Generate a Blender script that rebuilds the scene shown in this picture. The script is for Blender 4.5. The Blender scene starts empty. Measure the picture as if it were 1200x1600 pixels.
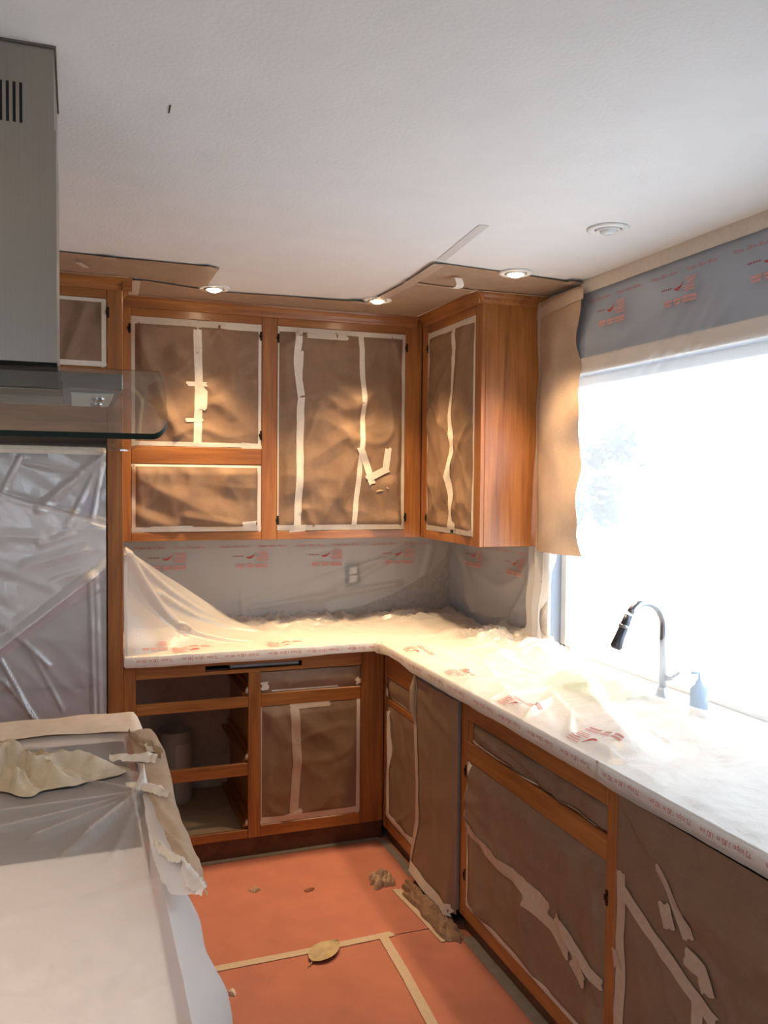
import bpy, bmesh, math, random
from mathutils import Vector, Matrix, noise
random.seed(7)
sc = bpy.context.scene
COL = sc.collection

# ------------------------------------------------------------------ camera
CAM = Vector((-1.915, -4.223, 1.644))
_yaw, _pit, _rol = (math.radians(v) for v in (-19.84, -2.146, 0.507))
_fw = Vector((-math.sin(_yaw)*math.cos(_pit), math.cos(_yaw)*math.cos(_pit), math.sin(_pit)))
_rt = Vector((math.cos(_yaw), math.sin(_yaw), 0)); _up = _rt.cross(_fw)
_r2 = _rt*math.cos(_rol)+_up*math.sin(_rol); _u2 = -_rt*math.sin(_rol)+_up*math.cos(_rol)
cd = bpy.data.cameras.new('camera'); cam = bpy.data.objects.new('camera', cd); COL.objects.link(cam)
cam.matrix_world = Matrix(((_r2.x, _u2.x, -_fw.x, CAM.x), (_r2.y, _u2.y, -_fw.y, CAM.y), (_r2.z, _u2.z, -_fw.z, CAM.z), (0, 0, 0, 1)))
cd.sensor_fit = 'VERTICAL'; cd.sensor_height = 24; cd.lens = 1332.5/1600*24; cd.clip_start = 0.02
sc.camera = cam

# ------------------------------------------------------------------ daylight and exposure
SKY = 6.5
w = bpy.data.worlds.new('sky'); sc.world = w; w.use_nodes = True
bg = w.node_tree.nodes['Background']; bg.inputs[0].default_value = (0.80, 0.90, 1.0, 1); bg.inputs[1].default_value = SKY
vs = sc.view_settings; vs.view_transform = 'Standard'; vs.look = 'None'; vs.gamma = 1; vs.use_curve_mapping = False
vs.exposure = 0.0
CAN_W = 92.0        # each recessed lamp of this kitchen
ROOM_W = 9.0       # unseen lamps over the rest of the room, mostly added as fill
WARM = (1.0, 0.70, 0.38)
H = 2.44

def portal(name, loc, rot, sx, sy):
    l = bpy.data.lights.new(name, 'AREA'); l.shape = 'RECTANGLE'; l.size = sx; l.size_y = sy
    l.cycles.is_portal = True
    o = bpy.data.objects.new(name, l); COL.objects.link(o); o.location = loc; o.rotation_euler = rot
portal('window_daylight', (0.16, -2.14, 1.50), (0, math.pi/2, 0), 1.18, 2.22)
portal('rear_fill_portal', (-3.7, -7.12, 1.05), (math.pi/2, 0, 0), 1.0, 2.05)  # sampling portal for the added rear opening
sun_ = bpy.data.lights.new('sun', 'SUN'); sun_.energy = 12; sun_.angle = .009; sun_.color = (1, .99, .97)
so = bpy.data.objects.new('sun', sun_); COL.objects.link(so); so.rotation_euler = Vector((.55, -.12, -.83)).to_track_quat('-Z', 'Y').to_euler()

# ------------------------------------------------------------------ materials
def mat(name):
    m = bpy.data.materials.new(name); m.use_nodes = True
    nt = m.node_tree; b = nt.nodes['Principled BSDF']
    return m, nt, b
def N(nt, t, **k):
    n = nt.nodes.new(t)
    for a, v in k.items(): setattr(n, a, v)
    return n
def coords(nt, scale=(1, 1, 1), rot=(0, 0, 0)):
    tc = N(nt, 'ShaderNodeTexCoord'); mp = N(nt, 'ShaderNodeMapping')
    mp.inputs['Scale'].default_value = scale; mp.inputs['Rotation'].default_value = rot
    nt.links.new(tc.outputs['Object'], mp.inputs[0]); return mp.outputs[0]
def noise_tex(nt, vec, s, d=4, r=.55, dist=0):
    n = N(nt, 'ShaderNodeTexNoise'); n.inputs['Scale'].default_value = s; n.inputs['Detail'].default_value = d
    n.inputs['Roughness'].default_value = r; n.inputs['Distortion'].default_value = dist
    if vec: nt.links.new(vec, n.inputs['Vector'])
    return n.outputs[0]
def ramp(nt, fac, stops):
    r = N(nt, 'ShaderNodeValToRGB'); e = r.color_ramp.elements
    while len(e) < len(stops): e.new(0.5)
    for el, (p, c) in zip(e, stops): el.position = p; el.color = (*c, 1)
    nt.links.new(fac, r.inputs[0]); return r.outputs[0]
def bump(nt, b, h, s, d=.002):
    n = N(nt, 'ShaderNodeBump'); n.inputs['Strength'].default_value = s; n.inputs['Distance'].default_value = d
    nt.links.new(h, n.inputs['Height']); nt.links.new(n.outputs[0], b.inputs['Normal'])
def plain(name, c, r=.5, metal=0, spec=.5, var=0, vs_=30, bmp=0, bs=80, **k):
    m, nt, b = mat(name)
    b.inputs['Roughness'].default_value = r; b.inputs['Metallic'].default_value = metal
    b.inputs['Specular IOR Level'].default_value = spec
    v = coords(nt)
    f = noise_tex(nt, v, vs_)
    lo = tuple(x*(1-var) for x in c); hi = tuple(min(1, x*(1+var)) for x in c)
    nt.links.new(ramp(nt, f, [(.3, lo), (.7, hi)]), b.inputs['Base Color'])
    if bmp: bump(nt, b, noise_tex(nt, v, bs, 5), bmp)
    return m
def wood(name, axis):
    m, nt, b = mat(name)
    sc_ = [46, 46, 46]; sc_[axis] = 2.2
    v = coords(nt, tuple(sc_))
    g = noise_tex(nt, v, 1.0, 6, .62, .9)
    sc2 = [7, 7, 7]; sc2[axis] = .9
    g2 = noise_tex(nt, coords(nt, tuple(sc2)), 1.0, 3, .5, 1.5)
    mx = N(nt, 'ShaderNodeMix', data_type='FLOAT'); mx.inputs[0].default_value = .45
    nt.links.new(g, mx.inputs[2]); nt.links.new(g2, mx.inputs[3])
    c = ramp(nt, mx.outputs[0], [(.28, (.112, .034, .008)), (.44, (.265, .090, .020)), (.58, (.375, .140, .034)), (.74, (.48, .205, .056))])
    nt.links.new(c, b.inputs['Base Color']); b.inputs['Roughness'].default_value = .36
    b.inputs['Coat Weight'].default_value = .25; b.inputs['Coat Roughness'].default_value = .2
    bump(nt, b, g, .12, .001); return m
WOODX, WOODY, WOODZ = wood('oak_grain_across', 0), wood('oak_grain_deep', 1), wood('oak_grain_upright', 2)
KICK = plain('dark_stained_kick', (.10, .035, .014), .5, var=.3)
PLY = plain('pale_plywood', (.36, .25, .15), .6, var=.15, vs_=12)
DARKIN = plain('cabinet_lining', (.42, .37, .32), .7, var=.1)
def kraft_mat(name, c):
    m, nt, b = mat(name); v = coords(nt)
    f = noise_tex(nt, v, 9, 6, .65)
    fib = noise_tex(nt, coords(nt, (60, 60, 240)), 1, 3)
    mx = N(nt, 'ShaderNodeMix', data_type='FLOAT'); mx.inputs[0].default_value = .35
    nt.links.new(f, mx.inputs[2]); nt.links.new(fib, mx.inputs[3])
    nt.links.new(ramp(nt, mx.outputs[0], [(.3, tuple(x*.84 for x in c)), (.7, tuple(x*1.12 for x in c))]), b.inputs['Base Color'])
    b.inputs['Roughness'].default_value = .55; b.inputs['Specular IOR Level'].default_value = .22
    bump(nt, b, f, .45, .006); return m
KRAFT = kraft_mat('kraft_paper', (.25, .152, .095))
KRAFT_PALE_LIT = kraft_mat('kraft_paper_pale_lit', (.42, .295, .20))  # paler kraft; on the ceiling sheets its tone stands in for bounced light
def strip_mat():
    m = kraft_mat('kraft_paper_strip', (.46, .32, .22)); nt = m.node_tree; b = nt.nodes['Principled BSDF']; out = nt.nodes['Material Output']
    t = N(nt, 'ShaderNodeBsdfTranslucent'); t.inputs[0].default_value = (.60, .38, .24, 1)
    mx = N(nt, 'ShaderNodeMixShader'); mx.inputs[0].default_value = .12
    nt.links.new(b.outputs[0], mx.inputs[1]); nt.links.new(t.outputs[0], mx.inputs[2]); nt.links.new(mx.outputs[0], out.inputs[0]); return m
KRAFT_STRIP = strip_mat()
TAPE = plain('masking_tape', (.50, .375, .275), .6, var=.07, vs_=60, bmp=.2, bs=200)
TAPEW = plain('white_tape', (.68, .59, .49), .55, var=.05, vs_=60, bmp=.2, bs=200)
TAPE_GREY = plain('grey_floor_tape', (.24, .20, .165), .6, var=.15, vs_=25, bmp=.3, bs=90)
ROSIN = plain('red_rosin_paper', (.42, .145, .094), .75, var=.10, vs_=7, bmp=.15, bs=120)
CEIL = plain('textured_ceiling_paint', (.82, .81, .79), .9, var=.02, vs_=6, bmp=.55, bs=95)
CEILPATCH = plain('ceiling_patch', (.66, .62, .585), .9, var=.03)
WALL = plain('grey_wall_paint', (.33, .365, .43), .8, var=.03, vs_=6, bmp=.2, bs=110)
SPLASH = plain('grey_backsplash', (.40, .36, .32), .45, var=.14, vs_=45, bmp=.1)
FLOORM = plain('subfloor', (.30, .24, .19), .7, var=.2, vs_=10)
WHITE = plain('white_paint', (.80, .78, .74), .5, var=.02)
CASING = plain('cream_casing', (.78, .68, .58), .5, var=.03)
BLACK = plain('black_metal', (.018, .017, .016), .45, metal=.3)
DARKGAP = plain('dark_gap', (.012, .010, .009), .8)
HINGE = plain('dark_bronze_hinge', (.035, .022, .014), .4, metal=.8)
CHROME = plain('brushed_nickel', (.36, .37, .40), .25, metal=1)
GLASSTOP = plain('black_cooktop_glass', (.03, .03, .032), .15)
APPL = plain('appliance_grey', (.34, .32, .32), .5, var=.05)
STONE = plain('counter_laminate', (.78, .70, .64), .5, var=.1, vs_=40)
CLOTH = plain('cotton_rag', (.50, .41, .30), .9, var=.12, vs_=18, bmp=.6, bs=220)
REDINK = plain('red_ink', (.44, .055, .05), .7)
PINKINK = plain('pale_red_ink', (.62, .30, .27), .7)
GREYINK = plain('maroon_ink', (.23, .06, .06), .7)
LEAF = plain('dry_leaf', (.44, .33, .19), .7, var=.2, vs_=30)
GREEN = plain('green_tint', (.36, .62, .32), .4)
BLUEPLASTIC = plain('blue_plastic', (.10, .22, .38), .3)
CONC = plain('outside_concrete', (.60, .62, .64), .9, var=.06)
LEAVES = plain('shrub_leaves', (.05, .10, .09), .6, var=.5, vs_=12)
SIDING = plain('house_siding', (.7, .7, .68), .8, var=.04)
def steel():
    m, nt, b = mat('brushed_steel')
    v = coords(nt, (900, 900, 3)); f = noise_tex(nt, v, 1, 2)
    nt.links.new(ramp(nt, f, [(.3, (.33, .295, .26)), (.7, (.35, .315, .28))]), b.inputs['Base Color'])
    b.inputs['Metallic'].default_value = 1; b.inputs['Roughness'].default_value = .42
    b.inputs['Anisotropic'].default_value = .5
    return m
STEEL = steel()
DSTEEL = plain('dark_steel', (.16, .145, .13), .35, metal=.9, var=.05)
def glass(name, tint, rough=0.0):
    m, nt, b = mat(name)
    b.inputs['Base Color'].default_value = (*tint, 1); b.inputs['Roughness'].default_value = rough
    b.inputs['Transmission Weight'].default_value = 1; b.inputs['IOR'].default_value = 1.45
    return m
def thin_glass(name, tint, gl=.08):
    m, nt, b = mat(name); nt.nodes.remove(b)
    out = nt.nodes['Material Output']; t = N(nt, 'ShaderNodeBsdfTransparent'); t.inputs[0].default_value = (*tint, 1)
    g = N(nt, 'ShaderNodeBsdfGlossy'); g.inputs['Roughness'].default_value = .03
    mx = N(nt, 'ShaderNodeMixShader'); mx.inputs[0].default_value = gl
    nt.links.new(t.outputs[0], mx.inputs[1]); nt.links.new(g.outputs[0], mx.inputs[2]); nt.links.new(mx.outputs[0], out.inputs[0])
    return m
PANE = thin_glass('window_glass', (.97, .99, 1))
HGLASS = thin_glass('hood_glass', (.84, .88, .84), .16)
GEDGE = plain('green_glass_edge', (.008, .018, .014), .5, spec=.2)
def film(name, opacity, c=(.86, .85, .83), gloss=.10, rough=.3, tl=.5, bscale=22, bstr=.35):
    m, nt, b = mat(name); nt.nodes.remove(b); out = nt.nodes['Material Output']
    v = coords(nt); f = noise_tex(nt, v, bscale, 4, .55, 1.2)
    bn = N(nt, 'ShaderNodeBump'); bn.inputs['Strength'].default_value = bstr; bn.inputs['Distance'].default_value = .006
    nt.links.new(f, bn.inputs['Height'])
    d = N(nt, 'ShaderNodeBsdfDiffuse'); t = N(nt, 'ShaderNodeBsdfTranslucent'); g = N(nt, 'ShaderNodeBsdfGlossy'); tr = N(nt, 'ShaderNodeBsdfTransparent')
    for s in (d, t): s.inputs[0].default_value = (*c, 1)
    g.inputs['Roughness'].default_value = rough
    for s in (d, t, g): nt.links.new(bn.outputs[0], s.inputs['Normal'])
    def mix(fac, a, bb):
        x = N(nt, 'ShaderNodeMixShader'); x.inputs[0].default_value = fac
        nt.links.new(a.outputs[0], x.inputs[1]); nt.links.new(bb.outputs[0], x.inputs[2]); return x
    m1 = mix(tl, d, t); m2 = mix(gloss, m1, g); m3 = mix(opacity, tr, m2)
    nt.links.new(m3.outputs[0], out.inputs[0]); return m
FILM_WALL = film('masking_film_on_wall', .30, c=(.92, .88, .84), tl=.10)
FILM_HEADER = film('masking_film_on_header', .30)
FILM_WINDOW = film('masking_film_window', .30, c=(.92, .94, .96), tl=.6)
FILM_COUNTER = film('masking_film_counter', .72, c=(.92, .88, .83), bscale=30, bstr=.5)
FILM_SAIL = film('masking_film_double', .72, c=(.88, .84, .78), tl=.45)
FILM_FRIDGE = film('plastic_sheet_fridge', .46, c=(.93, .89, .88), gloss=.22, rough=.24, tl=.05)
FILM_FRIDGE2 = film('plastic_sheet_overlay', .60, c=(.94, .90, .89), gloss=.14, rough=.26, tl=.05)
FILM_ISLAND = film('plastic_sheet_island', .36, c=(.92, .84, .80), gloss=.14, rough=.3, tl=.25, bscale=9, bstr=.2)
FILM_SKIRT = film('plastic_sheet_skirt', .8, c=(.92, .88, .84), gloss=.1, tl=.4)
def emit(name, c, s):
    m, nt, b = mat(name); b.inputs['Base Color'].default_value = (*c, 1)
    b.inputs['Emission Color'].default_value = (*c, 1); b.inputs['Emission Strength'].default_value = s; return m
BULB = emit('lit_bulb', (1.0, .80, .52), 60)
BULBOFF = plain('frosted_bulb', (.72, .74, .72), .25)

# ------------------------------------------------------------------ object helpers
WLOC = {}
def tag(o, label=None, cat=None, group=None, kind=None):
    for k, v in (('label', label), ('category', cat), ('group', group), ('kind', kind)):
        if v: o[k] = v
    return o
def thing(name, label, cat, loc, group=None):
    o = bpy.data.objects.new(name, None); COL.objects.link(o); o.location = loc; o.empty_display_size = .05
    WLOC[o] = Vector(loc); return tag(o, label, cat, group)
def mk(name, vf, m, parent=None, smooth=False):
    verts, faces = vf
    off = WLOC[parent] if parent is not None else Vector((0, 0, 0))
    if parent is None and verts:
        xs = [v[0] for v in verts]; ys = [v[1] for v in verts]; zs = [v[2] for v in verts]
        off = Vector(((min(xs)+max(xs))/2, (min(ys)+max(ys))/2, min(zs)))
    me = bpy.data.meshes.new(name); me.from_pydata([(v[0]-off[0], v[1]-off[1], v[2]-off[2]) for v in verts], [], faces)
    if isinstance(m, (list, tuple)):
        for x in m: me.materials.append(x)
    else: me.materials.append(m)
    if smooth: me.polygons.foreach_set('use_smooth', [True]*len(me.polygons))
    me.update()
    o = bpy.data.objects.new(name, me); COL.objects.link(o)
    if parent is not None: o.parent = parent
    else: o.location = off
    WLOC[o] = off; return o
def join(*vfs):
    V, F = [], []
    for v, f in vfs:
        n = len(V); V += list(v); F += [tuple(i+n for i in q) for q in f]
    return V, F
def bx(x0, x1, y0, y1, z0, z1, b=.002):
    x0, x1 = min(x0, x1), max(x0, x1); y0, y1 = min(y0, y1), max(y0, y1); z0, z1 = min(z0, z1), max(z0, z1)
    b = min(b, (x1-x0)*.3, (y1-y0)*.3, (z1-z0)*.3)
    V, idx = [], {}
    lo, hi = (x0, y0, z0), (x1, y1, z1)
    for i in (0, 1):
        for j in (0, 1):
            for k in (0, 1):
                s = (i, j, k)
                for ax in range(3):       # vertex lying on face normal to ax
                    p = [(hi[d]-b if s[d] else lo[d]+b) for d in range(3)]
                    p[ax] = hi[ax] if s[ax] else lo[ax]
                    idx[(s, ax)] = len(V); V.append(tuple(p))
    F = []
    for ax in range(3):
        u, v = [d for d in range(3) if d != ax]
        for sgn in (0, 1):
            q = []
            for (a, c) in ((0, 0), (1, 0), (1, 1), (0, 1)):
                s = [0, 0, 0]; s[ax] = sgn; s[u] = a; s[v] = c; q.append(idx[(tuple(s), ax)])
            F.append(tuple(q))
        for a in (0, 1):
            for c in (0, 1):
                s0 = [0, 0, 0]; s1 = [0, 0, 0]; s0[u] = s1[u] = a; s0[v] = s1[v] = c; s1[ax] = 1
                s0, s1 = tuple(s0), tuple(s1)
                F.append((idx[(s0, u)], idx[(s1, u)], idx[(s1, v)], idx[(s0, v)]))
    for i in (0, 1):
        for j in (0, 1):
            for k in (0, 1): F.append(tuple(idx[((i, j, k), ax)] for ax in range(3)))
    bm = bmesh.new(); vs_ = [bm.verts.new(p) for p in V]
    for q in F: bm.faces.new([vs_[i] for i in q])
    bmesh.ops.recalc_face_normals(bm, faces=bm.faces); bm.verts.index_update()
    F = [tuple(v.index for v in f.verts) for f in bm.faces]; bm.free()
    return V, F
def lathe(cx, cy, cz, prof, n=32, cap=False):
    V, F = [], []
    for r, z in prof:
        for i in range(n):
            t = 2*math.pi*i/n; V.append((cx+r*math.cos(t), cy+r*math.sin(t), cz+z))
    for k in range(len(prof)-1):
        for i in range(n):
            j = (i+1) % n; F.append((k*n+i, k*n+j, (k+1)*n+j, (k+1)*n+i))
    if cap:
        F.append(tuple(range(n-1, -1, -1))); F.append(tuple((len(prof)-1)*n+i for i in range(n)))
    return V, F
def tube(pts, r, n=12):
    pts = [Vector(p) for p in pts]; V, F = [], []
    rs = r if isinstance(r, (list, tuple)) else [r]*len(pts)
    up = Vector((0, 1, 0)) if abs((pts[1]-pts[0]).normalized().y) < .9 else Vector((1, 0, 0))
    for i, p in enumerate(pts):
        d = (pts[min(i+1, len(pts)-1)]-pts[max(i-1, 0)]).normalized()
        a = d.cross(up).normalized(); b = d.cross(a)
        for k in range(n):
            t = 2*math.pi*k/n; V.append(tuple(p+(a*math.cos(t)+b*math.sin(t))*rs[i]))
    for i in range(len(pts)-1):
        for k in range(n):
            j = (k+1) % n; F.append((i*n+k, i*n+j, (i+1)*n+j, (i+1)*n+k))
    F.append(tuple(range(n-1, -1, -1))); F.append(tuple((len(pts)-1)*n+k for k in range(n)))
    return V, F
def extrude(profile, axis, lo, hi):
    """profile: 2D list in the two other axes (in xyz order); closed prism."""
    n = len(profile); V = []
    for t in (lo, hi):
        for p in profile:
            q = list(p); q.insert(axis, t); V.append(tuple(q))
    F = [(i, (i+1) % n, n+(i+1) % n, n+i) for i in range(n)]
    F += [tuple(range(n-1, -1, -1)), tuple(range(n, 2*n))]
    return V, F
# planes: (a, b, h) -> world, h towards the room
def BK(y0): return lambda a, b, h: (a, y0-h, b)
def RT(x0): return lambda a, b, h: (x0-h, -a, b)
def CE(a, b, h): return (a, b, H-h)
def FL(z0): return lambda a, b, h: (a, b, z0+h)

def ns(x, y, z): return noise.noise((x, y, z))
def seg_d(a, b, s):
    x0, y0, x1, y1 = s[:4]; dx, dy = x1-x0, y1-y0; L = dx*dx+dy*dy
    t = max(0, min(1, ((a-x0)*dx+(b-y0)*dy)/L)); return math.hypot(a-x0-t*dx, b-y0-t*dy)
def paper_disp(seed, amp, a0, a1, b0, b1, folds=(), pin=.05, freq=1.0):
    def f(a, b):
        e = min(a-a0, a1-a, b-b0, b1-b)/pin; e = max(0, min(1, e))
        th = .6+seed*.37; u = a*math.cos(th)+b*math.sin(th); v = -a*math.sin(th)+b*math.cos(th)
        h = ns(a*3.1*freq+seed*9, b*2.3*freq, seed)*.8
        h += (1-abs(ns(u*6*freq+seed, v*1.7*freq, seed*3.3))*2.2)*.55
        h += (1-abs(ns(u*2.2*freq-seed, v*7*freq, seed*1.3))*2.2)*.35
        h = 1.3*amp*(h+.55*max(0, 1-abs(ns(u*3.4*freq+seed*5, v*2.1*freq, seed*4.7))*8)+.45*max(0, 1-abs(ns(v*4.2*freq-seed*3, u*2.6*freq, seed*6.1))*9)+.5*(1-abs(ns(a*7*freq+b*3, b*6*freq-a*2, seed*2.1))*2.6))*e
        for s in folds:
            d = seg_d(a, b, s)
            if d < s[5]: h += s[4]*(1-d/s[5])*min(1, e*1.6)
        return h
    return f
class Sheet:
    def __init__(s, name, label, cat, plane, a0, a1, b0, b1, disp, m, res=.012, group=None, inside=None, thing_=True, parent=None, warp=None):
        s.plane, s.disp = plane, disp
        na, nb = max(2, int((a1-a0)/res)), max(2, min(260, int((b1-b0)/res)))
        V, F = [], []
        for j in range(nb+1):
            for i in range(na+1):
                a = a0+(a1-a0)*i/na; b = b0+(b1-b0)*j/nb
                if warp: a, b = warp(a, b)
                V.append(plane(a, b, disp(a, b)))
        for j in range(nb):
            for i in range(na):
                if inside:
                    a = a0+(a1-a0)*(i+.5)/na; b = b0+(b1-b0)*(j+.5)/nb
                    if not inside(a, b): continue
                k = j*(na+1)+i; F.append((k, k+1, k+na+2, k+na+1))
        if thing_:
            ca, cb = (a0+a1)/2, b0
            s.root = thing(name, label, cat, plane(ca, cb, 0), group)
            s.obj = mk('sheet', (V, F), m, s.root, True)
        else:
            s.obj = mk(name, (V, F), m, parent, True); s.root = parent if parent is not None else s.obj
            if label: tag(s.obj, label, cat, group)
    def tape(s, pts, wd, m=None, off=.0014, name='tape_strip', jag=1.0, step=.02):
        V, F = [], []
        P = []
        for k in range(len(pts)-1):
            (x0, y0), (x1, y1) = pts[k], pts[k+1]; L = math.hypot(x1-x0, y1-y0); n = max(1, int(L/step))
            P += [(x0+(x1-x0)*i/n, y0+(y1-y0)*i/n) for i in range(n)]
        P.append(pts[-1])
        nc = 4; rr = random.Random(int(abs(pts[0][0])*997+abs(pts[0][1])*613))
        for k, (x, y) in enumerate(P):
            p, q = P[max(k-1, 0)], P[min(k+1, len(P)-1)]; dx, dy = q[0]-p[0], q[1]-p[1]; L = math.hypot(dx, dy) or 1
            dx, dy = dx/L, dy/L
            ww = wd*(1+.06*ns(k*.8, wd*50, pts[0][0]*7))
            for c in range(nc+1):
                t = (c/nc-.5)*ww; a, b = x-dy*t, y+dx*t
                if k in (0, len(P)-1):
                    j = rr.uniform(-.006, .006)*jag; a += dx*j; b += dy*j
                V.append(s.plane(a, b, s.disp(a, b)+off))
        for k in range(len(P)-1):
            for c in range(nc):
                i = k*(nc+1)+c; F.append((i, i+1, i+nc+2, i+nc+1))
        return mk(name, (V, F), m or TAPE, s.root, True)
    def border(s, a0, a1, b0, b1, l, r, b, t, m=None):
        m = m or TAPEW
        if t: s.tape([(a0, b1-t/2), (a1, b1-t/2)], t, m, .0012)
        if b: s.tape([(a0, b0+b/2), (a1, b0+b/2)], b, m, .0016)
        if l: s.tape([(a0+l/2, b0), (a0+l/2, b1)], l, m, .0014)
        if r: s.tape([(a1-r/2, b0), (a1-r/2, b1)], r, m, .0018)

# lettering as flat meshes
_tc = {}
def text2d(s):
    if s in _tc: return _tc[s]
    c = bpy.data.curves.new('lettering', 'FONT'); c.body = s; c.size = 1; c.resolution_u = 2
    o = bpy.data.objects.new('lettering', c); COL.objects.link(o)
    me = bpy.data.meshes.new_from_object(o)
    r = ([(v.co.x, v.co.y) for v in me.vertices], [tuple(p.vertices) for p in me.polygons])
    bpy.data.objects.remove(o); bpy.data.curves.remove(c); bpy.data.meshes.remove(me)
    _tc[s] = r; return r
SWOOSH = ([(0, .42), (.10, .30), (.24, .18), (.40, .14), (.55, .20), (.70, .38), (.86, .66), (1.0, 1.0), (.84, .80), (.70, .64), (.56, .56), (.40, .46), (.22, .42)],
          [(0, 1, 12), (1, 2, 11, 12), (2, 3, 10, 11), (3, 4, 10), (4, 5, 9, 10), (5, 6, 8, 9), (6, 7, 8)])
def rect2(x0, x1, y0, y1, n=1):
    V = []; F = []
    for i in range(n+1):
        x = x0+(x1-x0)*i/n; V += [(x, y0), (x, y1)]
    for i in range(n): F.append((2*i, 2*i+2, 2*i+3, 2*i+1))
    return V, F
def print_items():
    """one repeat (about 0.40 m) of the film print, origin at the text baseline start; returns {ink: [(V2,F)]}"""
    red, pink, grey, mark = [], [], [], []
    for x0, t in ((0, '72 in/po  1,82 m  182 cm'), (.185, '72 in/po  1,82 m  182 cm')):
        V, F = text2d(t); red.append(([(x0+x*.0142, y*.0165) for x, y in V], F))
    V, F = SWOOSH; mark.append(([(.125+x*.052, -.062+y*.034) for x, y in V], F))
    for k in range(5): grey.append(rect2(.062+k*.011, .070+k*.011, -.046, -.041))
    for k in range(6):
        y = -.022-k*.0085; pink.append(rect2(.172+(k % 3)*.006+(.012 if k < 3 else 0), .24, y-.0048, y, 3))
    for x0, x1 in ((.075, .12), (.128, .168), (.174, .24)):
        pink.append(rect2(x0, x1, -.092, -.083, 3)); pink.append(rect2(x0+.004, x1-.003, -.103, -.095, 3))
    return {'red': red, 'pink': pink, 'grey': grey, 'mark': mark}
def put_print(parent, mapper, reps, what=('red', 'pink', 'grey', 'mark')):
    it = print_items(); INK = {'mark': REDINK, 'red': REDINK, 'pink': PINKINK, 'grey': GREYINK}
    for k in what:
        V, F = [], []
        for r in reps:
            for v2, f2 in it[k]:
                n = len(V); V += [mapper(r, x, y) for x, y in v2]; F += [tuple(i+n for i in q) for q in f2]
        mk({'mark': 'printed_swoosh', 'red': 'printed_lettering', 'pink': 'printed_block', 'grey': 'printed_small_text'}[k], (V, F), INK[k], parent)['kind'] = 'stuff'

# ------------------------------------------------------------------ the room
def struct(name, vf, m, label=None, parent=None):
    o = mk(name, vf, m, parent); o['kind'] = 'structure'
    if label: o['label'] = label
    return o
XL, YR = -4.7, -7.0
struct('floor', bx(XL, .12, YR, .12, -.1, 0, 0), FLOORM, 'bare floor under the red builder paper')
struct('ceiling', bx(XL, .12, YR, .12, H, H+.1, 0), CEIL, 'white textured ceiling')
struct('wall_back', bx(XL, .12, 0, .12, 0, H, 0), SPLASH, 'grey wall behind the corner counter')
WY0, WY1, WZ0, WZ1 = -3.25, -1.035, .918, 2.074
struct('wall_right', join(bx(0, .12, WY1, 0, 0, H, 0), bx(0, .12, YR, WY0, 0, H, 0), bx(0, .12, WY0, WY1, 0, WZ0, 0), bx(0, .12, WY0, WY1, WZ1, H, 0)), WALL, 'grey wall with the kitchen window')
struct('wall_left', bx(XL-.12, XL, YR, .12, 0, H, 0), WHITE, 'plain painted far side wall')
struct('wall_rear', join(bx(XL, -4.2, YR-.12, YR, 0, H, 0), bx(-3.2, .12, YR-.12, YR, 0, H, 0), bx(-4.2, -3.2, YR-.12, YR, 2.1, H, 0)), WHITE, 'painted wall with an opening added to let in fill daylight')  # unseen wall; its opening is added to let fill daylight in
wn = thing('window_1', None, None, (0, -2.26, WZ0)); wn['kind'] = 'structure'; wn['label'] = 'wide kitchen window over the sink'
mk('casing_head', bx(-.014, .004, WY0-.06, WY1+.05, 2.074, 2.137), CASING, wn)
mk('casing_side', bx(-.014, .004, WY1, WY1+.05, WZ0, 2.074), CASING, wn)
mk('casing_side', bx(-.014, .004, WY0-.05, WY0, WZ0, 2.074), CASING, wn)
mk('sill', bx(.001, .11, WY0+.001, WY1-.001, WZ0, WZ0+.003, .0005), CASING, wn)
mk('sash_frame', join(bx(.05, .09, WY1-.04, WY1, WZ0, WZ1), bx(.05, .09, WY0, WY0+.04, WZ0, WZ1), bx(.05, .09, WY0, WY1, WZ1-.04, WZ1), bx(.05, .09, WY0, WY1, WZ0+.004, WZ0+.03), bx(.05, .09, -2.40, -2.35, WZ0, WZ1)), WHITE, wn)
mk('pane', bx(.068, .072, -2.35, WY1-.04, WZ0+.04, WZ1-.04, 0), PANE, wn)
mk('pane', bx(.068, .072, WY0+.04, -2.40, WZ0+.04, WZ1-.04, 0), PANE, wn)
# outside
struct('ground_outside', bx(.4, 16, -14, 14, -.25, -.15, 0), CONC, 'pale paving outside the window')

# ------------------------------------------------------------------ cabinets
FT = .02
def frame_part(root, name, x0, x1, z0, z1, plane, grain, h0=-FT, h1=0.0):
    p = plane(x0, z0, h0); q = plane(x1, z1, h1)
    return mk(name, bx(p[0], q[0], p[1], q[1], p[2], q[2], .0025), grain, root)
def hinge(root, plane, a, b):
    h = mk('hinge', join(*[bx(*sum(([min(u, v), max(u, v)] for u, v in zip(plane(a+x0, b+z0, 0), plane(a+x1, b+z1, t))), []), .0008)
            for x0, x1, z0, z1, t in ((-.0045, .0045, -.021, .021, .003), (-.009, .0, -.007, .007, .005), (.0, .004, -.012, -.006, .007), (.0, .004, .006, .012, .007))]), HINGE, root)
    return h
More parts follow.
